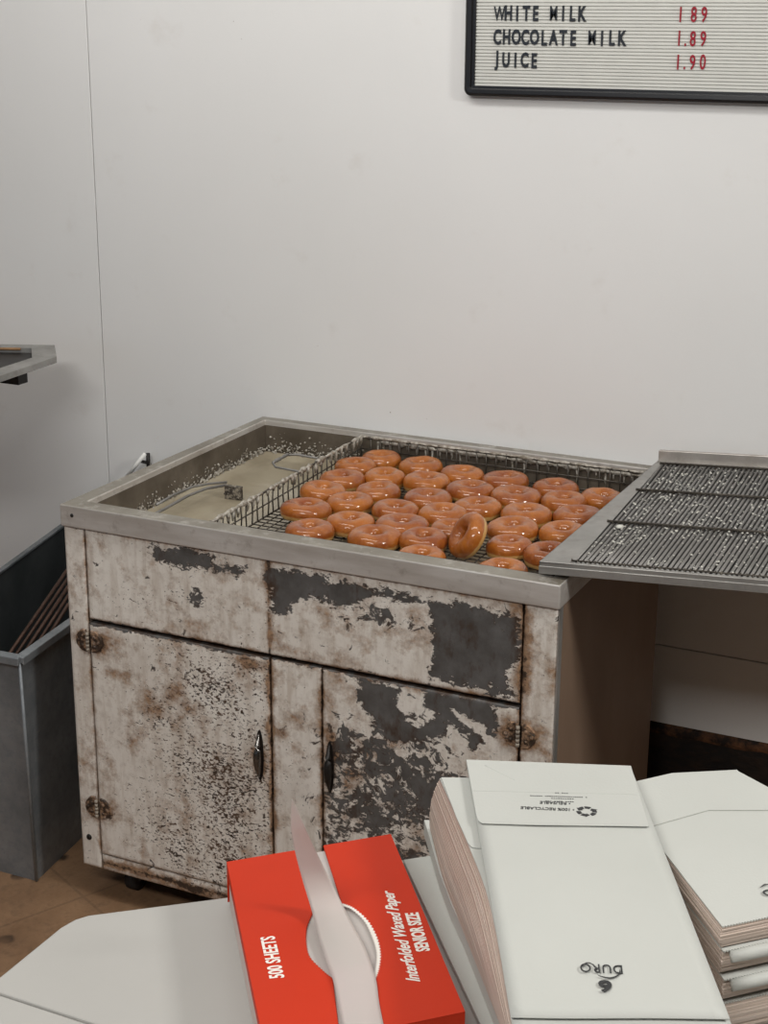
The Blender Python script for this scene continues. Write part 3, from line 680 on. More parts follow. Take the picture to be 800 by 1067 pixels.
m = MB(); slab(m, [(0.0, ty1-0.010), (LX, ty1-0.010), (LX, ty1), (0.0, ty1)], -0.002, 0.020); m.build('back_bar', M['rim'], TR, bevel=0.001)
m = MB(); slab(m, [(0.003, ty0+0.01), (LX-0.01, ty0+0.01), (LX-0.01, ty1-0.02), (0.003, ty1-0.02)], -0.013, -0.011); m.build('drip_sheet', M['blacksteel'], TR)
m = MB(); nr = 106; x = 0.0
for i in range(nr):
    t = i/(nr-1); xa = lerp(0.060, LX-0.035, t); xb = lerp(0.016, LX-0.035, t)
    jit = random.uniform(-.0007, .0007)
    m.tube([tr(xa+jit, ty0+0.009, -0.001), tr(lerp(xa, xb, .33), lerp(ty0, ty1, .33), -0.0035), tr(lerp(xa, xb, .66), lerp(ty0, ty1, .66), -0.0035), tr(xb-jit, ty1-0.034, -0.001)], 0.0029, 6)
rods = m.build('screen_rods', M['rodwire'], TR)
yc1 = 0.262; yc2 = 0.468
for yc in (yc1, yc2, ty1-0.038, ty0+0.013):
    m = MB(); a = 0.05-0.04*(yc-ty0)/(ty1-ty0)
    m.tube([tr(a, yc, 0.0022), tr(LX-0.03, yc, 0.0022)], 0.0026 if yc > 0.1 else 0.0016, 6)
    for k in range(90):
        if yc > 0.1 and k % 2: pass
        xx_ = lerp(a, LX-0.035, k/89); m.tube([tr(xx_, yc-0.004, -0.002), tr(xx_, yc, 0.0045), tr(xx_, yc+0.004, -0.002)], 0.0013, 4)
    m.build('cross_wire', M['wire'], TR)
# flecks of dried glaze on the screen
m = MB()
for k in range(2600):
    v = random.random()
    xx_ = random.uniform(0.03, 0.55); yy_ = random.uniform(ty0+0.02, ty1-0.04)
    if mnoise.noise(Vector((xx_*7, yy_*7, 4)))+random.uniform(-.35, .55) < 0: continue
    if xx_ < 0.06-0.045*(yy_-ty0)/(ty1-ty0): continue
    blob(m, tr(xx_, yy_, random.uniform(-0.001, 0.0015)), random.choice((0.0009, 0.0012, 0.0016, 0.0023)))
blob(m, tr(0.065, 0.235, 0.003), 0.0075, 0.35)
tag(m.build('glaze_flecks', M['crumb'], TR), kind='stuff')
# leg stand carrying the right end (outside the picture)
for (x, y) in ((LX-0.05, ty0+0.03), (LX-0.05, ty1-0.03)):
    p = tr(x, y, -0.016); MB().tube([(p.x, p.y, 0), (p.x, p.y, p.z)], 0.012, 10).build('leg', M['tray'], TR)

# ------------------------------------------------------------------ galvanised bin
B = thing('galvanised_bin', (-0.28, 0.33, 0), 'open grey galvanised steel bin on the floor left of the glazing table', 'bin')
top = [Vector((-0.345, -0.038, 0.5)), Vector((-0.096, -0.026, 0.5)), Vector((-0.195, 0.700, 0.5)), Vector((-0.515, 0.700, 0.5))]
bot = [Vector((-0.335, 0.002, 0)), Vector((-0.1185, 0.0067, 0)), Vector((-0.205, 0.690, 0)), Vector((-0.500, 0.690, 0))]
cen = sum(top, Vector())/4
def inset(p, d): v = Vector((cen.x-p.x, cen.y-p.y, 0)).normalized(); return p+v*d
m = MB(); vi = [inset(p, 0.003) for p in top]; bi = [inset(p, 0.003)+Vector((0, 0, 0.003)) for p in bot]
vs = top+bot; fs = [(i, (i+1) % 4, 4+(i+1) % 4, 4+i) for i in range(4)]+[(4, 7, 6, 5)]
m.add(vs, fs); m.build('outer_shell', M['galv'], B)
m = MB(); m.add(vi+bi, [(i, 4+i, 4+(i+1) % 4, (i+1) % 4) for i in range(4)]+[(4, 5, 6, 7)]); m.build('lining', M['galv_shade'], B, recalc=False)
m = MB()
for i in range(4):
    a, b = top[i], top[(i+1) % 4]; t = (b-a).normalized(); nn_ = Vector((t.y, -t.x, 0))
    if nn_.dot(cen-a) > 0: nn_ = -nn_
    o1, i1 = nn_*0.011, -nn_*0.005
    a2, b2 = a-t*0.004, b+t*0.004
    m.hexa([a2+o1-Vector((0, 0, .016)), b2+o1-Vector((0, 0, .016)), b2+i1-Vector((0, 0, .003)), a2+i1-Vector((0, 0, .003))], [a2+o1, b2+o1, b2+i1+Vector((0, 0, .003)), a2+i1+Vector((0, 0, .003))])
m.build('folded_rim', M['galv'], B, bevel=0.0015)
# seam fold on the near corner
m = MB().tube([bot[1]+Vector((0.001, -0.001, 0.002)), top[1]+Vector((0.001, -0.001, -0.01))], 0.0035, 8); m.build('corner_seam', M['galv'], B)
for i in range(5):               # rusty rods leaning inside
    p1 = atZ(8+7.5*i, 684, 0.40); p2 = atZ(68, 597+9.5*i, 0.50)
    d_ = (p2-p1); t_ = (0.02-p1.z)/d_.z
    p0 = p1-d_*0.42; p3 = p2+d_*0.12
    nm = ['uppermost', 'second from the top', 'middle', 'second from the bottom', 'lowest'][i]
    r_ = MB().tube([p0, p3], 0.0040 if i % 2 == 0 else 0.0034, 8).build('iron_rod', M['rustrod'])
    tag(r_, 'thin rusty rod leaning in the grey bin, %s of the five' % nm, 'rod', 'rusty rods in the bin')
# utensil with triangular handle behind the table
U = thing('metal_scraper', (-0.345, 0.72, 0.10), 'steel utensil with bright triangular handle poking up behind the table left edge', 'utensil')
a = atY(151.0, 473, 0.725); b = atY(131.5, 497.5, 0.725); c = atY(151.5, 490, 0.725)
m = MB(); m.tube([a, b], 0.0048, 8); m.build('glint_edge', M['glintwhite'], U)
m = MB(); m.tube([a+Vector((.003, .008, 0)), c+Vector((0.003, .008, -0.01))], 0.0048, 8); m.tube([b, c+Vector((0, .008, -0.005))], 0.005, 6)
m.tube([lerp(a, b, .35)+Vector((0, .01, 0)), lerp(a, c, .6)+Vector((0, .01, 0))], 0.004, 6)
m.tube([lerp(b, c, .5)+Vector((0, 0.006, 0)), Vector((-0.36, 0.66, 0.012))], 0.004, 8); m.build('dark_handle', M['blacksteel'], U)
m = MB(); m.tube([atY(152, 489, 0.735), atY(157, 483, 0.735)], [0.002, 0.003], 6); m.build('prong', M['rodwire'], U)

# ------------------------------------------------------------------ tray on a bracket at the far left
zs = 0.940
P_ = [atZ(57, 359.5, zs), atZ(59, 371.5, zs), atZ(0, 391.5, zs), atZ(0, 358.5, zs)]
bR, bC, fR, bL = P_
ex = (bL-bR).normalized(); bL = bR+ex*0.75
ey = (fR-bC).normalized(); fR = bC+ey*0.42; fL = fR+ex*0.70
SH = thing('metal_tray', (bR.x-0.3, 0.45, zs-0.02), 'grey metal tray jutting in at the left edge, high on the wall side', 'tray')
outl = [bR, bL, fL, fR, bC]
ctr = sum(outl, Vector())/5
innl = [p.lerp(ctr, 0.14) for p in outl]; innl[3] = fR.lerp(ctr, 0.16)
m = MB(); k = 5
vs = [(p.x, p.y, zs) for p in outl]+[(p.x, p.y, zs) for p in innl]+[(p.x, p.y, zs-0.014) for p in outl]+[(p.x, p.y, zs-0.012) for p in innl]
fs = []
for i in range(k):
    j = (i+1) % k; fs += [(i, j, k+j, k+i), (2*k+i, 2*k+j, j, i), (k+i, k+j, 3*k+j, 3*k+i)]
fs += [tuple(range(2*k, 3*k))[::-1]]
m.add(vs, fs); m.build('flange', M['tray'], SH, bevel=0.001)
m = MB(); m.prism([(p.x, p.y) for p in innl], zs-0.0135, zs-0.0118); m.build('pan', M['blacksteel'], SH)
m = MB(); m.tube([(innl[0].x-0.02, innl[0].y-0.012, zs-0.003), (innl[1].x, innl[1].y-0.012, zs-0.003)], 0.003, 8); m.build('wire', M['rustwire'], SH)
q = atZ(17, 389, zs-0.02)
m = MB(); m.box((-1.00, q.y-0.02, zs-0.040), (q.x+0.02, q.y+0.012, zs-0.0145)); m.box((-0.92, q.y-0.02, zs-0.04), (-0.90, WY, zs-0.0145)); m.build('bracket', M['blacksteel'], SH, bevel=0.001)

# ------------------------------------------------------------------ menu letter board
x0, zb0, x1, zb1 = 0.4628, 1.5015, 1.38, 2.13
MBd = thing('menu_board', ((x0+x1)/2, WY, zb0), 'grooved white letter board with black frame hung at top right of the wall', 'menu board')
yf = WY-0.022
def rrect(a, b, c, d, r, n=6):
    pts = []
    for (cx_, cz_, s0) in ((c-r, b+r, -90), (c-r, d-r, 0), (a+r, d-r, 90), (a+r, b+r, 180)):
        for k in range(n+1):
            t = math.radians(s0+90*k/n); pts.append((cx_+r*math.cos(t), cz_+r*math.sin(t)))
    return pts
o_ = rrect(x0, zb0, x1, zb1, 0.014); i_ = rrect(x0+0.0195, zb0+0.0195, x1-0.0195, zb1-0.0195, 0.002); mdl = rrect(x0+0.0135, zb0+0.0135, x1-0.0135, zb1-0.0135, 0.005); o2 = rrect(x0+0.005, zb0+0.005, x1-0.005, zb1-0.005, 0.011)
k = len(o_); vs = [(x, WY-0.0005, z) for x, z in o_]+[(x, yf+0.004, z) for x, z in o_]+[(x, yf, z) for x, z in o2]+[(x, yf+0.001, z) for x, z in mdl]+[(x, yf+0.007, z) for x, z in mdl]+[(x, yf+0.0075, z) for x, z in i_]+[(x, yf+0.014, z) for x, z in i_]
fs = [(r_*k+i, r_*k+(i+1) % k, (r_+1)*k+(i+1) % k, (r_+1)*k+i) for r_ in range(6) for i in range(k)]
MB().add(vs, fs).build('frame', M['boardframe'], MBd, bevel=0.001)
m = MB(); z = zb0+0.019; pitch = 0.0062; yb = yf+0.0115; prof = []
while z < zb1-0.019:
    prof += [(yb, z), (yb, z+pitch*0.62), (yb+0.0028, z+pitch*0.72), (yb+0.0028, z+pitch*0.95)]; z += pitch
vs = [(x0+0.015, y, z) for y, z in prof]+[(x1-0.015, y, z) for y, z in prof]; k = len(prof)
m.add(vs, [(i, k+i, k+i+1, i+1) for i in range(k-1)]); m.build('grooved_face', M['board'], MBd, recalc=False)
LS = 0.0375                      # letter size giving inch-high capitals
def letters(row, word_spec, zbase, pitch_, xstart, mat, rowname, colr, posn=None):
    cnt = {}
    for i, ch in enumerate(word_spec):
        if ch == ' ': continue
        x = posn[i] if posn else xstart+pitch_*i+random.uniform(-.0006, .0006)
        zz = zbase+random.uniform(-.0007, .0007)+(0.0030 if ch == 'J' else 0)
        o = text_obj('board_letter', ch, (x, yb-0.0001, zz), (1, 0, 0.004), (0.02 if not posn else 0.10, 0, 1), LS, mat, None, 0.62 if ch not in 'MW' else 0.58, (0.0012 if ch not in 'MW' else 0.0003) if not posn else 0.0004, 0, 0.0010, 'CENTER')
        cnt[ch] = cnt.get(ch, 0)+1
        tot = word_spec.count(ch)
        what = {'.': 'full stop', '1': 'numeral one', '8': 'numeral eight', '9': 'numeral nine', '0': 'numeral zero'}.get(ch, 'letter '+ch)
        pre = '' if tot == 1 else ordn[cnt[ch]-1]+' '
        tag(o, '%s %s%s in %s on the menu board' % (colr, pre, what, rowname), 'letter', 'letters on the menu board')
letters(0, 'WHITE MILK', 1.6440-0.0015, 0.0183, 0.5300, M['blackletter'], 'the WHITE MILK line', 'black')
letters(1, 'CHOCOLATE MILK', 1.6000-0.0010, 0.0190, 0.5275, M['blackletter'], 'the CHOCOLATE MILK line', 'black')
letters(2, 'JUICE', 1.5580-0.0010, 0.0188, 0.5280, M['blackletter'], 'the JUICE line', 'black')
xp = {'1': 0.8835, '.': 0.8940, '8': 0.9080, '9': 0.9265}
letters(3, '189', 1.6425, 0, 0, M['redletter'], 'the price beside WHITE MILK', 'red', [0.8835, 0.9080, 0.9270])
letters(4, '1.89', 1.6005, 0, 0, M['redletter'], 'the price beside CHOCOLATE MILK', 'red', [0.8835, 0.8955, 0.9090, 0.9280])
letters(5, '1.90', 1.5590, 0, 0, M['redletter'], 'the price beside JUICE', 'red', [0.8840, 0.8965, 0.9110, 0.9300])

# ------------------------------------------------------------------ the serving counter in front
ZC = 0.895
a = atZ(0, 1022, ZC); b = atZ(75, 957, ZC); c = atZ(235, 935, ZC); b2 = atZ(62, 966, ZC); b3 = atZ(92, 953.5, ZC)
ys = atZ(50, 1052, ZC).y
dg = (atZ(450, 891.5, ZC)-c).normalized(); far = c+dg*1.05
lx = (a.x+b.x)/2-0.002
poly = [(lx, ys+0.0012), (2.9, ys+0.0012), (2.9, far.y), (far.x, far.y), (c.x, c.y), (b3.x, b3.y), (b.x+0.003, b.y), (lx, b2.y)]
o = MB().prism(poly, ZC-0.03, ZC).build('countertop', M['counter'], None, bevel=0.0015)
tag(o, 'white laminate countertop with a clipped corner, under the red box and paper bags', 'countertop')
o = MB().box((lx, -2.05, ZC-0.03), (2.9, ys-0.0012, ZC)).build('countertop', M['counter'], None, bevel=0.0015)
tag(o, 'near white countertop section at the bottom left, beyond the dark joint line', 'countertop')
o = MB().prism([(lx+0.06, -1.95), (2.8, -1.95), (2.8, far.y-0.06), (far.x, far.y-0.08), (c.x+0.03, c.y-0.06), (lx+0.07, b.y-0.04)], 0.0, ZC-0.0305).build('counter_cabinet', M['counterbody'], None, bevel=0.002)
tag(o, 'brown counter cabinet standing on the floor beneath the white countertops', 'counter')

# ------------------------------------------------------------------ red box of waxed paper
ZB = ZC+0.0425
A_ = atZ(236, 898, ZB); B_ = atZ(407, 869, ZB); C_ = atZ(270.5, 1067, ZB); E_ = atZ(490, 1067, ZB)
ul = (C_-A_).normalized(); ur = (E_-B_).normalized(); LB = 0.272
C2 = A_+ul*LB; E2 = B_+ur*LB
RB = thing('waxed_paper_box', ((A_+E2)/2)[:2]+(ZC,) if False else Vector((((A_+E2)/2).x, ((A_+E2)/2).y, ZC)), 'red cardboard dispenser box of waxed paper sheets lying on the white countertop', 'box')
def bx(px, py, dz=0): v = atZ(px, py, ZB); v.z = ZB+dz; return v
def crn(p, z): return Vector((p.x, p.y, z))
def sh(p, q, d): return p+(q-p).normalized()*d
# pale card tray forming the sides, red lid
ins = 0.0012; cc = (A_+E2)/2
def insb(p, d): v = crn(cc, 0)-crn(p, 0); v.normalize(); return p+v*d
m = MB(); base = [insb(p, 0.003) for p in (A_, C2, E2, B_)]
m.hexa([crn(p, ZC+0.0003) for p in base], [crn(p, ZB-0.006) for p in base]); m.build('tray', M['cardedge'], RB, bevel=0.001)
# lid top in two halves with serrated slot edges
def serr(pts, amp, pitch, sgn):
    out_ = []; 
    for i in range(len(pts)-1):
        a_, b_ = pts[i], pts[i+1]; L_ = (b_-a_).length; k_ = max(1, int(round(L_/pitch))); t = (b_-a_).normalized(); nn_ = Vector((-t.y, t.x, 0))*sgn
        for j in range(k_):
            out_.append(a_+(b_-a_)*(j/k_)); out_.append(a_+(b_-a_)*((j+.5)/k_)+nn_*amp)
    out_.append(pts[-1]); return out_
def spl(pts, n=6):
    P4 = [pts[0]]+pts+[pts[-1]]; r = []
    for i in range(1, len(P4)-2):
        for k_ in range(n):
            t = k_/n; p0, p1, p2, p3 = P4[i-1:i+3]
            r.append(0.5*((2*p1)+(-p0+p2)*t+(2*p0-5*p1+4*p2-p3)*t*t+(-p0+3*p1-3*p2+p3)*t**3))
    r.append(P4[-1]); return r
topdir = (B_-A_)
sL0 = A_+topdir*0.415; sR0 = A_+topdir*0.585
left_px = [(326, 952), (320.5, 966), (319.5, 980), (323, 996), (336, 1010), (347, 1019)]
right_px = [(357, 942), (369, 947), (383, 960), (392, 977), (396, 994), (394.5, 1010), (391, 1020)]
lp = [bx(*q) for q in left_px]; rp = [bx(*q) for q in right_px]
sLe = C2+(E2-C2)*0.365; sRe = C2+(E2-C2)*0.545
sl_l = serr([sL0]+spl(lp)[0:1], 0.0010, 0.0030, -1)[:-1]+serr(spl(lp), 0.0015, 0.0030, -1)[:-1]+serr([spl(lp)[-1], sLe], 0.0010, 0.0030, -1)
sl_r = serr([sR0]+spl(rp)[0:1], 0.0010, 0.0030, -1)[:-1]+serr(spl(rp), 0.0015, 0.0030, -1)[:-1]+serr([spl(rp)[-1], sRe], 0.0010, 0.0030, -1)
m = MB(); lt = 0.0008
pl = [A_]+[C2]+sl_l[::-1]; m.prism([(p.x, p.y) for p in pl], ZB-lt, ZB)
pr_ = [B_]+sl_r+[E2]; m.prism([(p.x, p.y) for p in pr_[::-1]], ZB-lt, ZB)
def wall_strip(m, p, q, z0, z1, d=0.0006):
    t = (q-p).normalized(); nn_ = Vector((t.y, -t.x, 0))*d
    m.hexa([crn(p, z0), crn(q, z0), crn(q+nn_, z0), crn(p+nn_, z0)], [crn(p, z1), crn(q, z1), crn(q+nn_, z1), crn(p+nn_, z1)])
wall_strip(m, A_, sL0, ZB-0.040, ZB-0.0003); wall_strip(m, sR0, B_, ZB-0.040, ZB-0.0003)
wall_strip(m, A_, C2, ZB-0.010, ZB-0.0003, -0.0006); wall_strip(m, B_, E2, ZB-0.040, ZB-0.0003)
wall_strip(m, C2, E2, ZB-0.040, ZB-0.0003, -0.0006)
m.build('lid', M['red'], RB)
# the pale torn card border round the opening
def border(pts, off, z, w1):
    m_ = MB(); a_ = pts; k_ = len(a_)
    vs = [(p.x, p.y, z) for p in a_]+[(p.x+off(i)[0]*w1, p.y+off(i)[1]*w1, z) for i, p in enumerate(a_)]
    m_.add(vs, [(i, i+1, k_+i+1, k_+i) for i in range(k_-1)]); return m_
oc = (bx(357, 980)); 
def toward(pts): return lambda i: tuple((crn(oc, 0)-crn(pts[i], 0)).normalized()[:2])
rr_ = serr(spl(rp), 0.0015, 0.0030, -1); ll_ = serr(spl(lp), 0.0015, 0.0030, -1)
border([p+(crn(oc, 0)-crn(p, 0)).normalized()*-0.0012 for p in rr_], toward(rr_), ZB+0.0003, 0.0036).build('torn_edge', M['whiteink'], RB)
# stack of sheets just under the lid
st_ = [insb(p, 0.008) for p in (A_, C2, E2, B_)]
m = MB(); m.hexa([crn(p, ZB-0.0055) for p in st_], [crn(p, ZB-0.0018) for p in st_]); m.build('paper_stack', M['wax'], RB)
# the sheet pulled up through the slot
LE = [((304.0, 832), 0.112), ((303.0, 862), 0.080), ((308.0, 890), 0.052), ((316, 920), 0.026), ((325, 950), 0.008), ((331, 975), 0.004), ((339, 1000), 0.003), ((347, 1022), 0.0022), ((352, 1045), 0.0014), ((357, 1070), 0.0012)]
RE = [((305.5, 834), 0.110), ((316, 858), 0.088), ((327, 882), 0.062), ((343, 915), 0.030), ((357, 943), 0.010), ((368, 965), 0.006), ((380, 987), 0.004), ((391, 1018), 0.0028), ((395, 1045), 0.0014), ((400, 1070), 0.0012)]
lps = spl([atZ(*q, ZB+h) for q, h in LE], 5); rps = spl([atZ(*q, ZB+h) for q, h in RE], 5)
m = MB(); nn2 = 10; vs = []; K_ = len(lps)
for i in range(K_):
    for j in range(nn2+1):
        t = j/nn2; p = lps[i].lerp(rps[i], t); s_ = min(1, i/12)
        p = p+Vector((0, 0, 0.0025*math.sin(math.pi*t)*s_*(1 if i < K_*0.75 else 0.45)))
        vs.append(p)
m.add(vs, [(i*(nn2+1)+j, i*(nn2+1)+j+1, (i+1)*(nn2+1)+j+1, (i+1)*(nn2+1)+j) for i in range(K_-1) for j in range(nn2)], True)
o = m.build('pulled_sheet', M['wax'], RB, recalc=False); sm_ = o.modifiers.new('solid', 'SOLIDIFY'); sm_.thickness = 0.0002
# printing on the lid
def on_lid(px, py): return bx(px, py, 0.0002)
def lid_text(name, body, p0, p1, size, xs, bold, shear=0, spacing=1.0):
    a_, b_ = on_lid(*p0), on_lid(*p1); xd = (b_-a_); up = Vector((-xd.y, xd.x, 0))
    o = text_obj(name, body, a_, xd, up, size, M['whiteink'], RB, 1.0, bold, shear, 0.0001, 'LEFT', spacing)
    wd = max(v.co.dot(xd.normalized()) for v in o.data.vertices); k_ = xd.length/wd; xn = xd.normalized()
    for v in o.data.vertices: v.co += xn*(v.co.dot(xn)*(k_-1))
    return o
lid_text('printed_text', '500 SHEETS', (296, 1019), (285.5, 975.5), 0.0160, 1, 0.0004)
lid_text('printed_text', 'SENIOR SIZE', (447.5, 991), (435, 951), 0.0150, 1, 0.0005)
lid_text('printed_text', 'Interfolded Waxed Paper', (437.5, 1023.5), (409, 928), 0.0145, 1, 0.0003, 0.45)

# ------------------------------------------------------------------ paper bags
BP = 'white paper bags on the counter'
def sheet_block(m, quad_t, z1, z0, layers, shift, jit=0.0012, gap=0.15, seed=0, wave=0.0):
    """a pad of folded bags: thin slabs, each a touch out of line; shift = drift of the lowest slab"""
    rnd = random.Random(seed); th = (z1-z0)/layers
    for i in range(layers):
        t = (i+0.5)/layers                                   # 0 top ... 1 bottom
        zt_ = z1-i*th; zb_ = zt_-th*(1-gap)
        d_ = Vector(shift)*(t**1.4)+Vector((rnd.uniform(-jit, jit), rnd.uniform(-jit, jit), 0))
        q_ = [p+d_ for p in quad_t]
        m.hexa([crn(p, zb_) for p in q_], [crn(p, zt_) for p in q_])
# left pad under the big bag
ZL = ZC+0.105
zt_l = ZL-0.006
f0 = atZ(458, 812, zt_l); e1 = atZ(489, 884, zt_l); e2 = atZ(511, 946, zt_l); e3 = atZ(532, 1062, zt_l)
f1 = f0+Vector((0.098, 0.045, 0)); r3 = e3+(f1-f0)*1.0
endl = e3+(e3-e2).normalized()*0.035; endr = r3+(e3-e2).normalized()*0.035
LP = thing('bag_bundle', Vector((((f0+endr)/2).x, ((f0+endr)/2).y, ZC)), 'thick bundle of folded white bags directly under the large printed bag', 'paper bags', BP)
m = MB(); nl = 30; rnd = random.Random(5)
bottom_px = [(447.5, 862), (470, 946), (492, 983), (521, 1067)]
z_lo = ZC+0.024; bb = [atZ(*q, z_lo) for q in bottom_px]
for i in range(nl):
    t = (i+0.5)/nl; th = (zt_l-z_lo)/nl; zt_ = zt_l-i*th; s_ = t**0.9; bul = 0.003*math.sin(math.pi*t)
    lft = [f0.lerp(bb[0], s_), e1.lerp(atZ(461, 915, z_lo), s_), e2.lerp(bb[1]*0.6+bb[2]*0.4, s_), e3.lerp(bb[3], s_)+Vector((0, 0, 0))]
    lft.append(lft[-1]+(lft[-1]-lft[-2]).normalized()*0.035)
    j_ = Vector((rnd.uniform(-.0004, .0004)-bul, rnd.uniform(-.0004, .0004), 0)); w_ = (f1-f0)
    rgt = [p+w_ for p in lft]
    ql = [p+j_ for p in spl(lft, 4)]; qr = [ql[0]+w_, ql[-1]+w_]
    pts = ql+[qr[1], qr[0]]
    m.prism([(p.x, p.y) for p in pts], zt_-th*0.985, zt_)
m.build('bag_pages', M['edges'], LP)
m = MB()                          # upper face of the pad: folded base flap with rounded corner
ql = [p for p in spl([f0, e1, e2, e3, endl], 4)]; pts = ql+[ql[-1]+(f1-f0), f1]
m.prism([(p.x, p.y) for p in pts], zt_l+0.0001, zt_l+0.0009); m.build('top_sheet', M['paper'], LP)
u_ = (f1-f0).normalized(); fl = [f0+u_*0.001, e1+u_*0.0006, atZ(494, 883.5, zt_l+0.001)+u_*0.001+Vector((0.002, -0.002, 0)), atZ(508, 883, zt_l+0.001), f1+(atZ(508, 883, zt_l)-f0)]
fl = [f0+u_*0.0012, atZ(475, 852, zt_l+0.001), atZ(487.5, 880, zt_l+0.001), atZ(491, 883.5, zt_l+0.001), atZ(496, 884.5, zt_l+0.001), atZ(640, 884, zt_l+0.001), f1]
m = MB(); m.prism([(p.x, p.y) for p in fl], zt_l+0.0009, zt_l+0.0022); m.build('base_flap', M['paper'], LP, bevel=0.0004)
# single bags lying under the pad
z1 = ZC+0.0195
q0 = atZ(441.5, 857, z1); q1 = atZ(470, 945, z1); q2 = atZ(520, 1066, z1); q3 = q2+(q2-q1).normalized()*0.03
wv = (f1-f0)*0.98
m = MB(); ql = [q0, atZ(446.5, 873, z1), atZ(458, 913, z1), q1, atZ(484, 975, z1), q2, q3]
m.prism([(p.x, p.y) for p in ql+[q3+wv, q0+wv]], ZC+0.0062, z1+0.003)
tag(m.build('paper_bag', M['paper'], None, bevel=0.0008), 'white paper bag sticking out at the bottom left of the thick bundle', 'paper bag', BP)
z2 = ZC+0.0045
m = MB(); a_ = atZ(420, 897, z2); b_ = atZ(449, 892.5, z2); dn = (atZ(500, 1067, z2)-atZ(424, 905, z2)).normalized()
wv2 = (b_-a_).normalized()*0.150
m.prism([(p.x, p.y) for p in (a_, a_+dn*0.33, a_+dn*0.33+wv2, a_+wv2)], ZC+0.0006, z2+0.0014)
fb = m.build('paper_bag', M['paper'], None, bevel=0.0008)
tag(fb, 'flat paper bag on the countertop in the shadow between red box and bag bundle', 'paper bag', BP)
# the large top bag
ZT = ZL
TB = thing('paper_bag', Vector((atZ(600, 900, ZT).x, atZ(600, 900, ZT).y, zt_l+0.002)), 'large white paper bag with printed recycling mark, topmost on the left bundle', 'paper bag', BP)
def grid_sheet(m, tl, tr_, bl, br, z, th, n1=14, n2=26, curl=None, chamf=0):
    vs = []
    for lay in (0, 1):
        for i in range(n2+1):
            for j in range(n1+1):
                u, v = j/n1, i/n2; p = (tl.lerp(tr_, u)).lerp(bl.lerp(br, u), v)
                zz = z+(curl(u, v) if curl else 0)-(th if lay else 0); vs.append((p.x, p.y, zz))
    k_ = (n1+1)*(n2+1); fs = []
    for i in range(n2):
        for j in range(n1):
            a_ = i*(n1+1)+j; fs += [(a_, a_+1, a_+n1+2, a_+n1+1), (k_+a_, k_+a_+n1+1, k_+a_+n1+2, k_+a_+1)]
    for j in range(n1): fs += [(j, k_+j, k_+j+1, j+1), (n2*(n1+1)+j, n2*(n1+1)+j+1, k_+n2*(n1+1)+j+1, k_+n2*(n1+1)+j)]
    for i in range(n2): a_ = i*(n1+1); b_ = a_+n1; fs += [(a_, a_+n1+1, k_+a_+n1+1, k_+a_), (b_, k_+b_, k_+b_+n1+1, b_+n1+1)]
    m.add(vs, fs, True)
tl, tr_, bl, br = atZ(485.5, 793, ZT), atZ(657, 799.5, ZT), atZ(532.5, 1059, ZT), atZ(760.5, 1061, ZT)
crl = lambda u, v: 0.0012*mnoise.noise(Vector((u*2.2, v*3.5, 3)))-0.0015*v*0
m = MB(); grid_sheet(m, tl, tr_, bl, br, ZT, 0.0008, curl=crl); m.build('front_sheet', M['paper'], TB)
m = MB(); o1 = Vector((0.003, -0.0035, 0)); grid_sheet(m, tl+o1*.2, tr_+o1*.2, bl+o1, br+o1*0.6, ZT-0.0018, 0.0008, curl=lambda u, v: crl(u, v)-0.0010*v); m.build('back_sheet', M['paper'], TB)
f_l = atZ(498.5, 859, ZT); f_r = atZ(676, 863, ZT)
vsx = [tl+(bl-tl)*0.002, atZ(496, 852, ZT), atZ(497.8, 857, ZT), atZ(502, 859.8, ZT), atZ(560, 861.5, ZT), f_r, tr_+(br-tr_)*0.002]
m = MB(); m.prism([(p.x, p.y) for p in vsx], ZT+0.0010, ZT+0.0021); m.build('base_flap', M['paper'], TB, bevel=0.0004)
m = MB()                         # crease lines on the flap
for (p, q) in (((505, 797.5), (536, 813)), ((492, 824), (664, 828))):
    m.tube([atZ(*p, ZT+0.0021), atZ(*q, ZT+0.0021)], 0.00016, 5)
m.build('crease', M['paper'], TB)
# printing, upside down as it lies
xdir = (tl-tr_).normalized(); 
def bagtext(name, body, px, size, xs=1.0, bold=0.0, shear=0.0, z=ZT+0.0012, par=TB, xd=None, spacing=1.0, mat='ink'):
    xd = xd or xdir; p = atZ(*px, z); yd = Vector((xd.y*-1, xd.x, 0)) ; yd = Vector((-xd.y, xd.x, 0))
    return text_obj(name, body, p, xd, yd, size, M[mat], par, xs, bold, shear, 0.0001, 'CENTER', spacing)
crn_z = lambda px: ZT+0.0010
bagtext('printed_text', 'DURO', (626, 1005), 0.0150, 0.68, 0.0001, spacing=1.1)
bagtext('printed_text', '6', (630, 1022), 0.0185, 1.05, 0.0006)
def swoosh(name, pxs, rr, z, par):
    return MB().tube(spl([atZ(*q, z) for q in pxs], 5), [max(0.00008, rr*math.sin(math.pi*(i+0.5)/(5*(len(pxs)-1)+1))) for i in range(5*(len(pxs)-1)+1)], 5, flat=0.12).build(name, M['ink'], par)
swoosh('printed_swoosh', [(646, 1010), (644, 1016), (636, 1019), (627, 1017.5), (622, 1015.5)], 0.0009, ZT+0.0014, TB)
swoosh('printed_swoosh', [(619, 1006), (614, 1003.3), (609.5, 1004), (606, 1007.5)], 0.0008, ZT+0.0014, TB)
zf_ = ZT+0.0022
bagtext('printed_text', '• REUSABLE', (578.5, 835.5), 0.0066, 0.78, 0.0001, 0.1, zf_)
bagtext('printed_text', '• 100% RECYCLABLE', (570.5, 841.5), 0.0066, 0.78, 0.0001, 0.1, zf_)
m = MB()
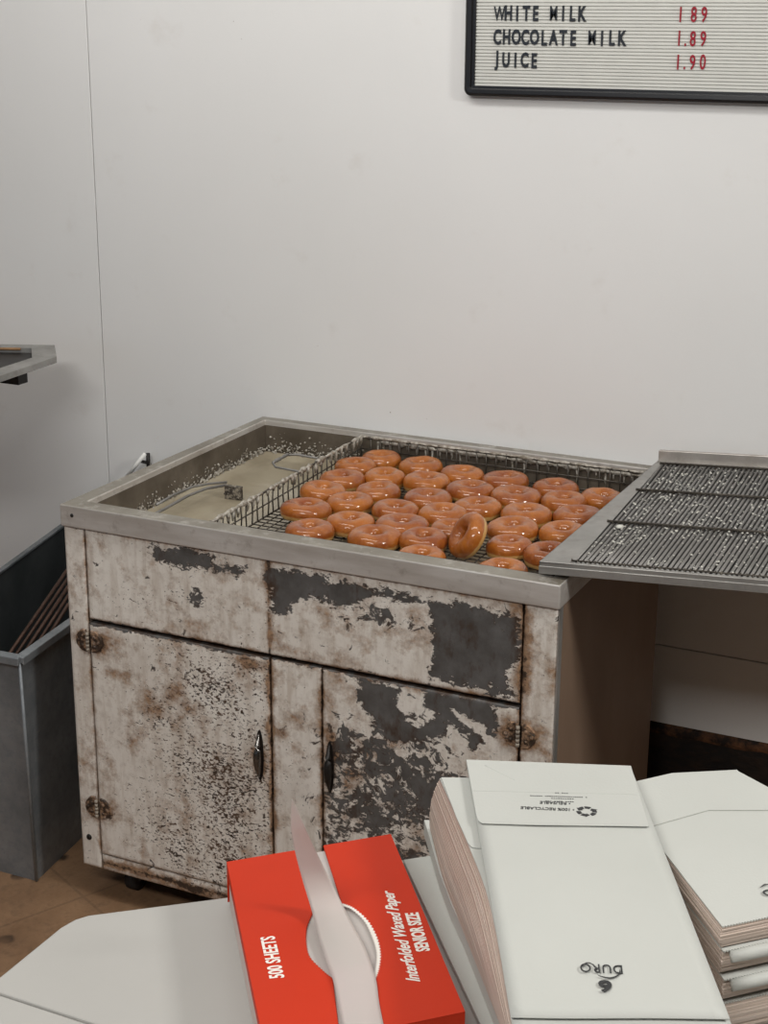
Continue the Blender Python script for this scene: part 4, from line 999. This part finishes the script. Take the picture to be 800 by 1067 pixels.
for (cx_, cy_, L_) in ((582, 829.5, 60), (586, 832.2, 24), (583, 835, 30), (585, 826.5, 14)):
    p0 = atZ(cx_-L_/2, cy_, zf_); p1 = atZ(cx_+L_/2, cy_+L_*0.03, zf_); k_ = int(L_/2.2)
    for i in range(k_):
        if random.random() < 0.15: continue
        a_ = p0.lerp(p1, (i+.1)/k_); b_ = p0.lerp(p1, (i+.8)/k_); hh = Vector((-(p1-p0).y, (p1-p0).x, 0)).normalized()*random.uniform(.0010, .0016)
        m.prism([(q.x, q.y) for q in (a_, b_, b_+hh, a_+hh)], zf_, zf_+0.0001)
m.build('small_print', M['ink'], TB)
m = MB(); cR = atZ(611, 845.5, zf_); ux = xdir; uy = Vector((-ux.y, ux.x, 0))
for k_ in range(3):              # three chasing arrows
    for (a0, a1) in ((0, 42), (50, 82)):
        pts = []
        for s_, rad_ in ((0, 0.0088), (1, 0.0048)):
            an = [math.radians(k_*120+lerp(a0, a1, i/4)) for i in range(5)]
            if s_: an = an[::-1]
            pts += [cR+ux*(rad_*math.cos(t))+uy*(rad_*math.sin(t)) for t in an]
        m.prism([(q.x, q.y) for q in pts], zf_, zf_+0.0001)
    t0 = math.radians(k_*120+82); t1 = math.radians(k_*120+112)
    pts = [cR+ux*(r_*math.cos(t))+uy*(r_*math.sin(t)) for r_, t in ((0.0104, t0), (0.0068, t1), (0.0034, t0))]
    m.prism([(q.x, q.y) for q in pts], zf_, zf_+0.0001)
m.build('recycling_mark', M['ink'], TB)

# right pile: four bundles
zr = ZC+0.092
ql_ = atZ(752, 965, zr); qe = atZ(683, 885, zr); lu = (qe-ql_).normalized()
qfar = atZ(768, 803, zr); qn = atZ(800, 955, zr); wu = (qn-ql_).normalized()
wid = 0.150; Lr = (qfar-ql_).dot(lu)
nr_ = ql_+wu*wid; fl_ = ql_+lu*(Lr+0.0); fr_ = qfar
fl_ = atZ(672, 862, zr); gl_ = atZ(663, 815, zr)
fm_ = atZ(700, 806.5, zr)
bz = [(zr, zr-0.0175), (zr-0.0190, zr-0.0400), (zr-0.0415, zr-0.0610), (zr-0.0625, ZC+0.0006)]
offs = [(0, 0), (0.003, -0.003), (0.006, -0.006), (0.005, -0.007)]
names_ = ['topmost', 'second from the top', 'third from the top', 'lowest']
for bi_, ((z1_, z0_), of) in enumerate(zip(bz, offs)):
    dd = Vector((of[0], of[1], 0))
    base_q = [ql_+dd, nr_+dd, nr_+(lu*0.17)+dd, fr_+dd, fm_+dd, gl_+dd, fl_+dd]
    Bn = thing('bag_bundle', Vector((((ql_+fr_)/2).x, ((ql_+fr_)/2).y, z0_)), 'bundle of folded white bags at the right edge, %s of its pile' % names_[bi_], 'paper bags', BP)
    m = MB(); nl = 12; rnd = random.Random(bi_+20)
    nrm_out = -lu
    for i in range(nl):
        t = (i+0.5)/nl; th = (z1_-z0_)/nl; bow = math.sin(math.pi*min(1, t*1.0))
        pts = []
        for qi, p in enumerate(base_q):
            d_ = Vector((rnd.uniform(-.0009, .0009), rnd.uniform(-.0009, .0009), 0))
            if qi < 2: d_ = d_+nrm_out*(0.006*(bow-0.6) if bi_ in (1, 2) else 0.003*bow)
            if qi in (0, 6): d_ = d_-wu*0.002*bow
            pts.append(p+d_)
        # serrated mouth on the near edge
        zt_ = z1_-0.0012-i*th*((z1_-z0_-0.0012)/(z1_-z0_)); m.prism([(p.x, p.y) for p in pts], zt_-th*0.86, zt_)
    m.build('bag_pages', M['edges'], Bn)
    # upper sheet with a row of fine teeth along its near edge
    m = MB(); a_, b_ = base_q[0], base_q[1]; teeth = []
    kk = 60
    for i in range(kk): teeth.append(a_.lerp(b_, i/kk)+lu*0.0); teeth.append(a_.lerp(b_, (i+.5)/kk)-lu*0.0014)
    teeth.append(b_)
    up = 0.0 
    pts = teeth+base_q[2:]
    m.prism([(p.x, p.y) for p in pts], z1_-0.0011, z1_); m.build('top_sheet', M['paper'], Bn)
    if bi_ in (1, 2):            # folded-over mouth: a soft rolled edge
        m = MB(); pa, pb = a_-lu*0.002+wu*0.006, b_-lu*0.002
        m.tube([pa.lerp(pb, i/8)+Vector((0, 0, z1_-pa.z-0.0053)) for i in range(9)], [0.0046]+[0.0052]*7+[0.005], 12); m.build('folded_mouth', M['paper'], Bn)
    if bi_ == 0:
        g1, g2, g3 = atZ(678, 862, zr), atZ(738, 845, zr), atZ(806, 845, zr)
        
        fp = [g1, g2, g3, atZ(806, 838, zr), fr_-wu*0.0005, fm_, gl_]
        m = MB(); m.prism([(p.x, p.y) for p in fp], zr+0.0001, zr+0.0010); m.build('base_flap', M['paper'], Bn)
        wx = (fl_-fl_); xd2 = -wu
        text_obj('printed_text', 'DURO', atZ(815, 924, zr+0.0012), xd2, Vector((-xd2.y, xd2.x, 0)), 0.0118, M['ink'], Bn, 1.15, 0.0002, 0, 0.0001, 'CENTER', 1.1)
        swoosh('printed_swoosh', [(803, 922), (797, 921.5), (792, 925)], 0.0008, zr+0.0014, Bn)
